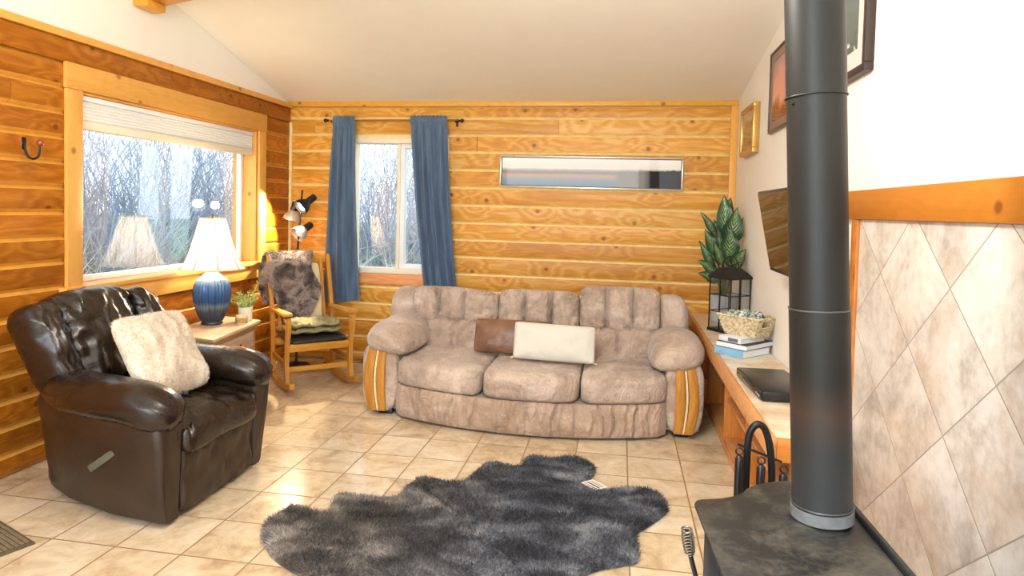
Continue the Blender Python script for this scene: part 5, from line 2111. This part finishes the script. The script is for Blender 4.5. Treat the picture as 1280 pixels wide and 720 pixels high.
M['pipe'] = pipe_mat()
PMt = axis_matrix(pb, pdir)
R0 = 0.0700
def seg_(a, b, r0, r1):
    mb = MB()
    mb.lathe([(r0 - 0.002, a), (r0, a + 0.001), (r1, b - 0.001), (r1 - 0.002, b)], 56, M=PMt, cap=False)
    return mb
seg_(0.0, 0.030, R0 + 0.0035, R0 + 0.0035).build('collar', steel('grey_collar', srgb(92, 96, 98), srgb(116, 120, 122), srgb(138, 140, 140), 0.38), sp, ang=60)
seg_(0.0, 0.527, R0 + 0.0005, R0 + 0.0005).build('pipe_length', M['pipe'], sp, ang=60)
seg_(0.5271, 1.052, R0 - 0.0012, R0 - 0.0012).build('pipe_length', M['pipe'], sp, ang=60)
seg_(1.0521, 2.40, R0 - 0.0005, R0 - 0.0005).build('pipe_length', M['pipe'], sp, ang=60)
for z, k in ((0.036, 0.0022), (0.527, 0.0008), (1.052, 0.0005)):
    mb = MB()
    mb.tube([PMt @ V(((R0 + k) * math.cos(a), (R0 + k) * math.sin(a), z)) for a in [2 * PI * i / 56 for i in range(57)]], 0.0022, 6, cap=False)
    mb.build('joint_ring', plain('worn_joint_metal', srgb(92, 94, 94), 0.3, 0.5) if z < 0.6 else M['pipe'], sp)
for z in (0.505, 1.035):
    for a in (3.6, 0.4):
        mb = MB()
        mb.lathe([(0.0, 0.0), (0.0035, 0.0), (0.003, 0.002), (0.0, 0.003)], 10, M=PMt @ axis_matrix((R0 * math.cos(a), R0 * math.sin(a), z), (math.cos(a), math.sin(a), 0)))
        mb.build('screw', M['black_metal'], sp)

# ------------------------------------------------------------------ fireplace tool stand
FT = (0.484, 2.330, 0.0)
ft = thing('fireplace_tool_stand', 'black iron fireplace tool stand with an arched top between stove and counter', 'tool stand', FT)
FM = Matrix.Translation(FT)
mb = MB()
mb.lathe([(0.0, 0.0), (0.095, 0.0), (0.098, 0.006), (0.09, 0.014), (0.02, 0.022), (0.0, 0.022)], 32, M=FM)
mb.build('stand_base', M['black_metal'], ft)
mb = MB()
arch = [(-0.028, 0.0, 0.0225), (-0.028, 0, 0.35), (-0.028, 0, 0.62), (-0.022, 0, 0.700), (0.000, 0, 0.734), (0.026, 0, 0.722), (0.046, 0, 0.66), (0.056, 0, 0.56), (0.058, 0, 0.35), (0.056, 0, 0.0225)]
mb.tube([FM @ p for p in smoothpath(arch, 5)], 0.0125, 10)
mb.build('arch', M['black_metal'], ft)
mb = MB()
mb.tube([FM @ V((-0.062, -0.006, 0.662)), FM @ V((0.085, -0.006, 0.612))], 0.0045, 8)
mb.build('hook_bar', M['black_metal'], ft)


def tool(name, label, x, ztop, kind, dy):
    root = thing(name, label, 'fireplace tool', (FT[0] + x, FT[1] + dy, 0.06), 0.0, 'fireplace tools on the stand')
    T = Matrix.Translation((FT[0] + x, FT[1] + dy, 0))
    mb = MB()
    mb.tube([T @ V((0.012 * math.cos(a), 0, ztop + 0.012 * math.sin(a))) for a in [2 * PI * k / 18 for k in range(19)]], 0.003, 6, cap=False)
    mb.build('hanging_ring', M['black_metal'], root)
    mb = MB()
    mb.lathe([(0.0, -0.165), (0.011, -0.165), (0.0145, -0.155), (0.0145, -0.025), (0.009, -0.016), (0.0, -0.0125)], 16, M=T @ Matrix.Translation((0, 0, ztop)))
    mb.build('grip', M['black_plastic'], root)
    mb = MB()
    mb.tube([T @ V((0, 0, ztop - 0.1655)), T @ V((0, 0, 0.20))], 0.005, 8)
    mb.build('shaft', M['black_metal'], root)
    mb = MB()
    if kind == 'brush':
        mb.lathe([(0.0, 0.07), (0.030, 0.07), (0.026, 0.15), (0.014, 0.19), (0.0, 0.1995)], 18, M=T, rip=lambda a, s: 1 + 0.06 * math.sin(a * 9))
    elif kind == 'shovel':
        mb.loft([[(FT[0] + x - w, FT[1] + dy + c, z), (FT[0] + x, FT[1] + dy + c + 0.006, z), (FT[0] + x + w, FT[1] + dy + c, z), (FT[0] + x + w, FT[1] + dy + c + 0.003, z), (FT[0] + x, FT[1] + dy + c + 0.009, z), (FT[0] + x - w, FT[1] + dy + c + 0.003, z)] for z, w, c in ((0.199, 0.008, 0.0), (0.17, 0.030, 0.002), (0.12, 0.036, 0.004), (0.065, 0.034, 0.012))])
    else:
        mb.tube([T @ V(p) for p in ((0, 0, 0.1995), (0, 0, 0.09), (0, 0, 0.065))], [0.005, 0.005, 0.001], 8)
        mb.tube([T @ V(p) for p in ((0, 0, 0.12), (0.02, 0, 0.115), (0.028, 0, 0.135))], [0.0045, 0.004, 0.001], 8)
    mb.build({'brush': 'bristles', 'shovel': 'shovel_pan', 'poker': 'poker_tip'}[kind], M['black_metal'], root)


tool('hearth_brush', 'black gripped hearth brush, leftmost tool hanging on the stand', -0.060, 0.648, 'brush', -0.036)
tool('ash_shovel', 'black gripped ash shovel hanging inside the arch of the stand', 0.012, 0.622, 'shovel', -0.036)
tool('fire_poker', 'black gripped fire poker, rightmost tool hanging on the stand', 0.086, 0.598, 'poker', -0.034)

# ------------------------------------------------------------------ sheepskin rug
RUG = [(-1.498, 2.546), (-1.55, 2.668), (-1.524, 2.753), (-1.516, 2.813), (-1.484, 2.829), (-1.376, 2.803), (-1.322, 2.798), (-1.34, 2.896), (-1.359, 2.963), (-1.324, 2.999), (-1.218, 2.995), (-1.12, 2.99), (-1.056, 3.032), (-1.053, 3.156), (-1.025, 3.254), (-0.951, 3.271), (-0.857, 3.251), (-0.778, 3.28), (-0.75, 3.382), (-0.731, 3.522), (-0.661, 3.562), (-0.562, 3.526), (-0.512, 3.549), (-0.512, 3.645), (-0.474, 3.703), (-0.402, 3.695), (-0.355, 3.694), (-0.266, 3.74), (-0.172, 3.724), (-0.108, 3.631), (-0.113, 3.529), (-0.134, 3.438), (-0.173, 3.367), (-0.087, 3.317), (-0.026, 3.341), (0.076, 3.384), (0.179, 3.387), (0.248, 3.326), (0.264, 3.203), (0.223, 3.101), (0.145, 2.988), (0.107, 2.92), (0.112, 2.828), (0.12, 2.749), (0.102, 2.681), (0.037, 2.642), (-0.043, 2.601), (-0.104, 2.54), (-0.127, 2.501), (-0.15, 2.388), (-0.231, 2.258), (-0.332, 2.168), (-0.446, 2.167), (-0.561, 2.166), (-0.678, 2.164), (-0.842, 2.202), (-0.981, 2.233), (-1.136, 2.286), (-1.243, 2.332), (-1.344, 2.388), (-1.415, 2.449)]
rug = thing('sheepskin_rug', 'dark grey wavy edged sheepskin rug on the tiled floor', 'rug', (-0.6, 2.9, 0))
poly = smoothpath([V((x, y, 0)) for x, y in RUG + RUG[:1]], 4)[:-1]
PX = np.array([(p.x, p.y) for p in poly])


def seg_dist(x, y):
    A = PX
    B = np.roll(PX, -1, axis=0)
    d = B - A
    t_ = np.clip(((x - A[:, 0]) * d[:, 0] + (y - A[:, 1]) * d[:, 1]) / (d ** 2).sum(1), 0, 1)
    q = A + d * t_[:, None]
    return float(np.sqrt(((q - (x, y)) ** 2).sum(1)).min())


def inside(x, y):
    x0, y0 = PX[:, 0], PX[:, 1]
    x1, y1 = np.roll(x0, -1), np.roll(y0, -1)
    c = ((y0 > y) != (y1 > y)) & (x < (x1 - x0) * (y - y0) / (y1 - y0 + 1e-12) + x0)
    return bool(c.sum() % 2)


fa, fb2 = np.array((-0.99, 3.16)), np.array((-0.30, 2.43))
fdv = (fb2 - fa) / np.linalg.norm(fb2 - fa)


def rug_h(x, y):
    d = seg_dist(x, y)
    e = min(1.0, d / 0.055)
    h = 0.003 + 0.030 * math.sqrt(max(0.0, 1 - (1 - e) ** 2))
    rel = np.array((x, y)) - fa
    al = rel @ fdv
    pe = rel[0] * fdv[1] - rel[1] * fdv[0]
    fold = math.exp(-(pe / 0.022) ** 2)
    if -0.05 < al < 1.1:
        h -= 0.034 * fold * e
        h += 0.012 * math.exp(-((pe - 0.05) / 0.04) ** 2) * e
    h += 0.010 * e * noise.noise(V((x * 4, y * 4, 1))) + 0.006 * e * noise.noise(V((x * 13, y * 13, 4)))
    return max(0.004, h)


# rings from the outline inwards plus an inner grid, triangulated by a filled bmesh
bm = bmesh.new()
step = 0.033
vsb = [bm.verts.new((p.x, p.y, 0.002)) for p in poly]
edges = [bm.edges.new((vsb[i], vsb[(i + 1) % len(vsb)])) for i in range(len(vsb))]
bmesh.ops.triangle_fill(bm, edges=edges, use_beauty=True)
for it in range(5):
    long_ = [e for e in bm.edges if e.calc_length() > step * 1.5]
    if not long_:
        break
    bmesh.ops.subdivide_edges(bm, edges=long_, cuts=1, use_grid_fill=False)
    bmesh.ops.triangulate(bm, faces=bm.faces[:])
    bmesh.ops.beautify_fill(bm, faces=bm.faces[:], edges=bm.edges[:])
for v in bm.verts:
    v.co.z = 0.002 if v.is_boundary else rug_h(v.co.x, v.co.y)
bmesh.ops.recalc_face_normals(bm, faces=bm.faces[:])
if sum(f.normal.z for f in bm.faces) < 0:
    bmesh.ops.reverse_faces(bm, faces=bm.faces[:])
mb = MB()
mb.bm(bm)
pts, nr = sample_mesh(mb, 66000, 9)
nb_ = len(mb.f)
r = random.Random(2)
# comb the pile outwards and clump it
for p, n in zip(pts, nr):
    rel = np.array((p.x, p.y)) - fa
    al, pe = rel @ fdv, rel[0] * fdv[1] - rel[1] * fdv[0]
    wig = 0.012 * noise.noise(V((al * 6, 0, 0)))
    if -0.02 < al < 1.05 and abs(pe - wig) < 0.019:
        continue
    fl = V((noise.noise(V((p.x * 5, p.y * 5, 2))), noise.noise(V((p.x * 5, p.y * 5, 9))), 0.0)) * 1.6
    l = 0.026 * r.uniform(.55, 1.2)
    d = (n + fl + V((r.gauss(0, .35), r.gauss(0, .35), 0))).normalized()
    if d.z < 0.15:
        d.z = 0.15
        d.normalize()
    tip = p + d * l
    tip.z = max(0.004, tip.z)
    wv = d.cross(V((r.gauss(0, 1), r.gauss(0, 1), r.gauss(0, 1)))).normalized() * 0.0019
    b = len(mb.v)
    mb.v += [p - wv, p + wv, tip]
    mb.f.append([b, b + 1, b + 2])
    mb.m.append(0)


def rug_mat():
    t = NT('charcoal_sheepskin')
    o = t.obj()
    n1 = t.noise(t.vmul(o, (1.0, 2.0, 1)), 3.2, 5.0, 0.62, 0.6)
    n2 = t.noise(o, 70.0, 2.0, 0.6)
    # the pile is browner towards the left end of the skin and bluer on the right
    x = t.n('ShaderNodeSeparateXYZ', {0: o}).outputs[0]
    br = t.n('ShaderNodeMapRange', {'Value': x, 'From Min': -0.5, 'From Max': 0.1, 'To Min': 1.0, 'To Max': 0.0}).outputs[0]
    k = t.math('ADD', t.math('MULTIPLY', n1, 0.72), t.math('MULTIPLY', n2, 0.28))
    c1 = t.ramp(k, [(0.38, srgb(22, 23, 29)), (0.46, srgb(46, 48, 57)), (0.55, srgb(98, 100, 108)), (0.66, srgb(168, 170, 174))])
    c2 = t.ramp(k, [(0.38, srgb(36, 31, 28)), (0.46, srgb(72, 64, 58)), (0.55, srgb(122, 112, 104)), (0.66, srgb(190, 180, 170))])
    t.P(Base_Color=t.mix(br, c1, c2), Roughness=0.75)
    t.b.inputs['Specular IOR Level'].default_value = 0.3
    t.b.inputs['Sheen Weight'].default_value = 0.3
    return t.mat


mb.build('pelt', rug_mat(), rug, ang=180)
mb = MB()
TM_ = Matrix.Translation((-0.098, 3.358, 0.030)) @ Matrix.Rotation(-0.85, 4, 'Z') @ Matrix.Rotation(-0.05, 4, 'Y')
mb.box(-0.062, 0.062, -0.040, 0.040, 0.0, 0.002, M=TM_)
tg = mb.build('care_tag', plain('white_tag', srgb(238, 236, 230), 0.6, var=0.01), rug)
for (a, b, c) in ((-0.030, -0.024, srgb(190, 60, 40)), (-0.012, -0.002, srgb(40, 38, 40)), (0.008, 0.013, srgb(60, 58, 60)), (0.022, 0.026, srgb(60, 58, 60))):
    mb = MB()
    mb.box(-0.050, 0.050, a, b, 0.0021, 0.0026, M=TM_)
    mb.build('printed_line', plain('tag_ink', c, 0.6, var=0.0), tg)

# ------------------------------------------------------------------ door mat in the near left corner
MT = (-2.79, 2.23, 0.0)
mt = thing('door_mat', 'brown grey ribbed door mat at the near left edge of the floor', 'mat', MT, math.radians(-22))
mb = MB()
mb.box(-0.34, 0.34, -0.22, 0.22, 0.0, 0.008, 0.003)
mb.build('rubber_back', plain('mat_border', srgb(96, 84, 62), 0.9, bump=0.3, bs=200), mt, local=True)
mb = MB()
for k in range(22):
    y = -0.20 + 0.40 * k / 21
    mb.box(-0.32, 0.32, y - 0.0075, y + 0.0075, 0.0081, 0.0135, 0.002, 1)
mb.build('ribbed_pile', plain('mat_ribs', srgb(126, 112, 84), 0.95, var=0.2, vs=200, bump=0.4, bs=300), mt, local=True)
LAMP=(-2.93,4.26,0.57); SPOT_AT=(-2.83,5.38,1.43); SPOT_TO=(-3.13,5.0,1.1)
# ------------------------------------------------------------------ outdoors
def ground_mat():
    t = NT('winter_lawn')
    o = t.obj()
    n1 = t.noise(o, 0.5, 4.0)
    n2 = t.noise(o, 14.0, 4.0)
    k = t.math('ADD', t.math('MULTIPLY', n1, 0.6), t.math('MULTIPLY', n2, 0.4))
    t.P(Base_Color=t.ramp(k, [(0.3, srgb(120, 146, 90)), (0.5, srgb(160, 184, 120)), (0.7, srgb(196, 200, 156))]), Roughness=0.95)
    return t.mat


mb = MB()
mb.box(-60, 40, -30, 70, -0.62, -0.45)
g = struct(mb, 'ground', ground_mat(), smooth=False)

bark = plain('bare_branch_bark', srgb(158, 166, 180), 0.9, var=0.25, vs=3.0)  # paled to blue-grey: the bright outdoor haze is put into the bark colour


def tree_mesh(seed, h):
    r = random.Random(seed)
    mb = MB()
    todo = [(V((0, 0, 0)), V((r.uniform(-.08, .08), r.uniform(-.08, .08), 1)).normalized(), h * 0.62, 0.045 * h / 5, 0)]
    for _ in range(r.randint(1, 2)):
        todo.append((V((r.uniform(-.1, .1), r.uniform(-.1, .1), 0)), V((r.uniform(-.35, .35), r.uniform(-.35, .35), 1)).normalized(), h * 0.5, 0.03 * h / 5, 0))
    while todo:
        p, d, L, rad, dep = todo.pop()
        n = 5 if dep < 2 else 3
        pts = [p.copy()]
        q = p.copy()
        for i in range(n):
            d = (d + V((r.gauss(0, .13), r.gauss(0, .13), r.gauss(0.05, .08)))).normalized()
            q = q + d * (L / n)
            pts.append(q.copy())
        mb.tube(pts, [max(0.0035, rad * (1 - 0.75 * i / n)) for i in range(n + 1)], seg=4 if dep < 2 else 3, cap=False)
        if dep < 3:
            k = (7, 6, 5)[dep]
            for j in range(k):
                f = 0.25 + 0.75 * (j + r.random()) / k
                i = min(n - 1, int(f * n))
                bp = pts[i].lerp(pts[i + 1], f * n - i)
                a = r.uniform(0, 2 * PI)
                side = V((math.cos(a), math.sin(a), 0))
                nd = (d * 0.75 + side * r.uniform(.5, .95) + V((0, 0, r.uniform(0, .4)))).normalized()
                todo.append((bp, nd, L * r.uniform(.36, .58), rad * 0.5, dep + 1))
    return mb


protos = []
kinds = ['tall', 'spreading', 'slender', 'low']
spots = []
r = random.Random(11)
def try_spot(x, y):
    if all((x - a) ** 2 + (y - b) ** 2 > 4.3 ** 2 for a, b in spots):
        spots.append((x, y))


for i in range(400):                     # beyond the left window
    a = math.radians(r.uniform(104, 163))
    d = r.uniform(12.6, 19.0)
    if len(spots) < 15:
        try_spot(d * math.cos(a) * 1.15 - 2.6, d * math.sin(a) + 0.5)
for i in range(200):                     # beyond the back window
    if len(spots) < 20:
        try_spot(r.uniform(-9.0, -1.5), r.uniform(14.5, 19.0))
for i, (x, y) in enumerate(spots):
    k = i % 5
    if k >= len(protos):
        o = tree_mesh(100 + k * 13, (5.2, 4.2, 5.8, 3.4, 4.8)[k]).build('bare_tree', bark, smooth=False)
        protos.append(o)
    else:
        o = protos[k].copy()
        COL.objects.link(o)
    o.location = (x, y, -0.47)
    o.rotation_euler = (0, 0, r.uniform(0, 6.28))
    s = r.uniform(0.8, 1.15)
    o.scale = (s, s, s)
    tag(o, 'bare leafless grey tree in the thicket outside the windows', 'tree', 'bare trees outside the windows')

# the tangle of stems and dry grass below the trees
mb = MB()
r = random.Random(5)
for i in range(11000):
    if r.random() < 0.72:
        a = math.radians(r.uniform(100, 165))
        d = r.uniform(7.6, 10.0)
        x, y = d * math.cos(a) * 1.15 - 1.4, d * math.sin(a) + 0.4
        if x > -5.9 and y < 9.3:
            continue
    else:
        x, y = r.uniform(-8.5, -1.5), r.uniform(9.3, 12.0)
    h = r.uniform(0.7, 2.2) if r.random() < 0.55 else r.uniform(2.2, 4.4)
    p = V((x, y, -0.46))
    dr = V((r.gauss(0, .35), r.gauss(0, .35), 1)).normalized()
    pts = [p]
    for k in range(4):
        dr = (dr + V((r.gauss(0, .2), r.gauss(0, .2), -0.05 * k))).normalized()
        pts.append(pts[-1] + dr * h / 4)
    mb.tube(pts, [0.010, 0.008, 0.006, 0.005, 0.003], seg=3, cap=False)
o = mb.build('undergrowth', plain('grey_stem', srgb(196, 202, 210), 0.95, var=0.3, vs=1.5), smooth=False)  # stem colour paled to offset the thicket's own shade
o['kind'] = 'stuff'
tag(o, 'tangle of thin bare stems filling the gaps below the trees outside', 'undergrowth')
mb = MB()
for i in range(5200):
    if r.random() < 0.6:
        a = math.radians(r.uniform(105, 160))
        d = r.uniform(6.2, 7.0)
        x, y = d * math.cos(a) * 1.1 - 1.0, d * math.sin(a) + 0.4
        if x > -5.2 and y < 8.0:
            continue
    else:
        x, y = r.uniform(-6.5, -1.6), r.uniform(7.2, 8.4)
    h = r.uniform(0.8, 1.75)
    p = V((x, y, -0.46))
    dr = V((r.gauss(0, .25), r.gauss(0, .25), 1)).normalized()
    pts = [p]
    for k in range(3):
        dr = (dr + V((r.gauss(0, .18), r.gauss(0, .18), -0.35 * k))).normalized()
        pts.append(pts[-1] + dr * h / 3)
    mb.tube(pts, [0.008, 0.007, 0.005, 0.002], seg=3, cap=False)
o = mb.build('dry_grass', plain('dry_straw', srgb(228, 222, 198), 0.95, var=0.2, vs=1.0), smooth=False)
o['kind'] = 'stuff'
tag(o, 'pale dry winter grass growing along the thicket outside', 'grass')
# ------------------------------------------------------------------ light and camera
def light(name, typ, loc, energy, col, **kw):
    d = bpy.data.lights.new(name, typ)
    d.energy = energy
    d.color = col
    rot = kw.pop('rot', None)
    aim = kw.pop('aim', None)
    for k, v in kw.items():
        setattr(d, k, v)
    o = bpy.data.objects.new(name, d)
    COL.objects.link(o)
    o.location = loc
    if rot:
        o.rotation_euler = rot
    if aim is not None:
        o.rotation_euler = (V(aim) - V(loc)).to_track_quat('-Z', 'Y').to_euler()
    return o


WARM = (1.0, 0.80, 0.56)
light('table_lamp_light', 'POINT', (LAMP[0], LAMP[1], 1.16), 17, (1.0, 0.78, 0.50), shadow_soft_size=0.05)
light('reading_lamp_light', 'SPOT', SPOT_AT, 130, (1.0, 0.80, 0.52), aim=SPOT_TO, spot_size=math.radians(115), spot_blend=0.12, shadow_soft_size=0.03)
light('overhead_fill_light', 'POINT', (-0.35, 1.9, 2.40), 74, (1.0, 0.94, 0.85), shadow_soft_size=0.14)  # added fill from above, out of view; no ceiling fixture is built
light('overhead_fill_light', 'POINT', (-0.7, -0.6, 2.6), 72, (1.0, 0.95, 0.87), shadow_soft_size=0.16)  # second added overhead fill, behind the camera
light('rear_fill_light', 'AREA', (-1.0, -1.5, 1.6), 52, (0.88, 0.94, 1.0), size=2.6, size_y=1.4, shape='RECTANGLE', aim=(-1.0, 4.0, 1.3))  # added cool fill at the open rear of the room; no window there

w = bpy.data.worlds.new('World')
scene.world = w
w.use_nodes = True
nt = w.node_tree
bg = nt.nodes['Background']
tc = nt.nodes.new('ShaderNodeTexCoord')
sp = nt.nodes.new('ShaderNodeSeparateXYZ')
nt.links.new(tc.outputs['Generated'], sp.inputs[0])
rp = nt.nodes.new('ShaderNodeValToRGB')
rp.color_ramp.elements[0].position = 0.0
rp.color_ramp.elements[0].color = (0.86, 0.92, 1.0, 1)
rp.color_ramp.elements[1].position = 0.6
rp.color_ramp.elements[1].color = (0.70, 0.82, 1.0, 1)
nt.links.new(sp.outputs[2], rp.inputs[0])
nt.links.new(rp.outputs[0], bg.inputs[0])
bg.inputs[1].default_value = 2.3

cam = bpy.data.cameras.new('camera')
cam.sensor_fit = 'HORIZONTAL'
cam.sensor_width = 36.0
cam.lens = 808.24 / 1280 * 36.0
cam.shift_x = 0.0
cam.shift_y = (292.12 - 360.0) / 1280
cam.clip_start = 0.05
co = bpy.data.objects.new('camera', cam)
COL.objects.link(co)
RX = V((0.9856235688, 0.1671879117, 0.0243799660))
RY = V((-0.1662033748, 0.9853593929, -0.0379908553))
RZ = V((-0.0303746403, 0.0333926498, 0.9989806365))
co.matrix_world = Matrix(((RX.x, RZ.x, -RY.x, 0.0), (RX.y, RZ.y, -RY.y, 0.0), (RX.z, RZ.z, -RY.z, 1.46), (0, 0, 0, 1)))
scene.camera = co

vs = scene.view_settings
vs.view_transform = 'Standard'
vs.look = 'None'
vs.exposure = 0.42
vs.gamma = 1.0
vs.use_curve_mapping = False
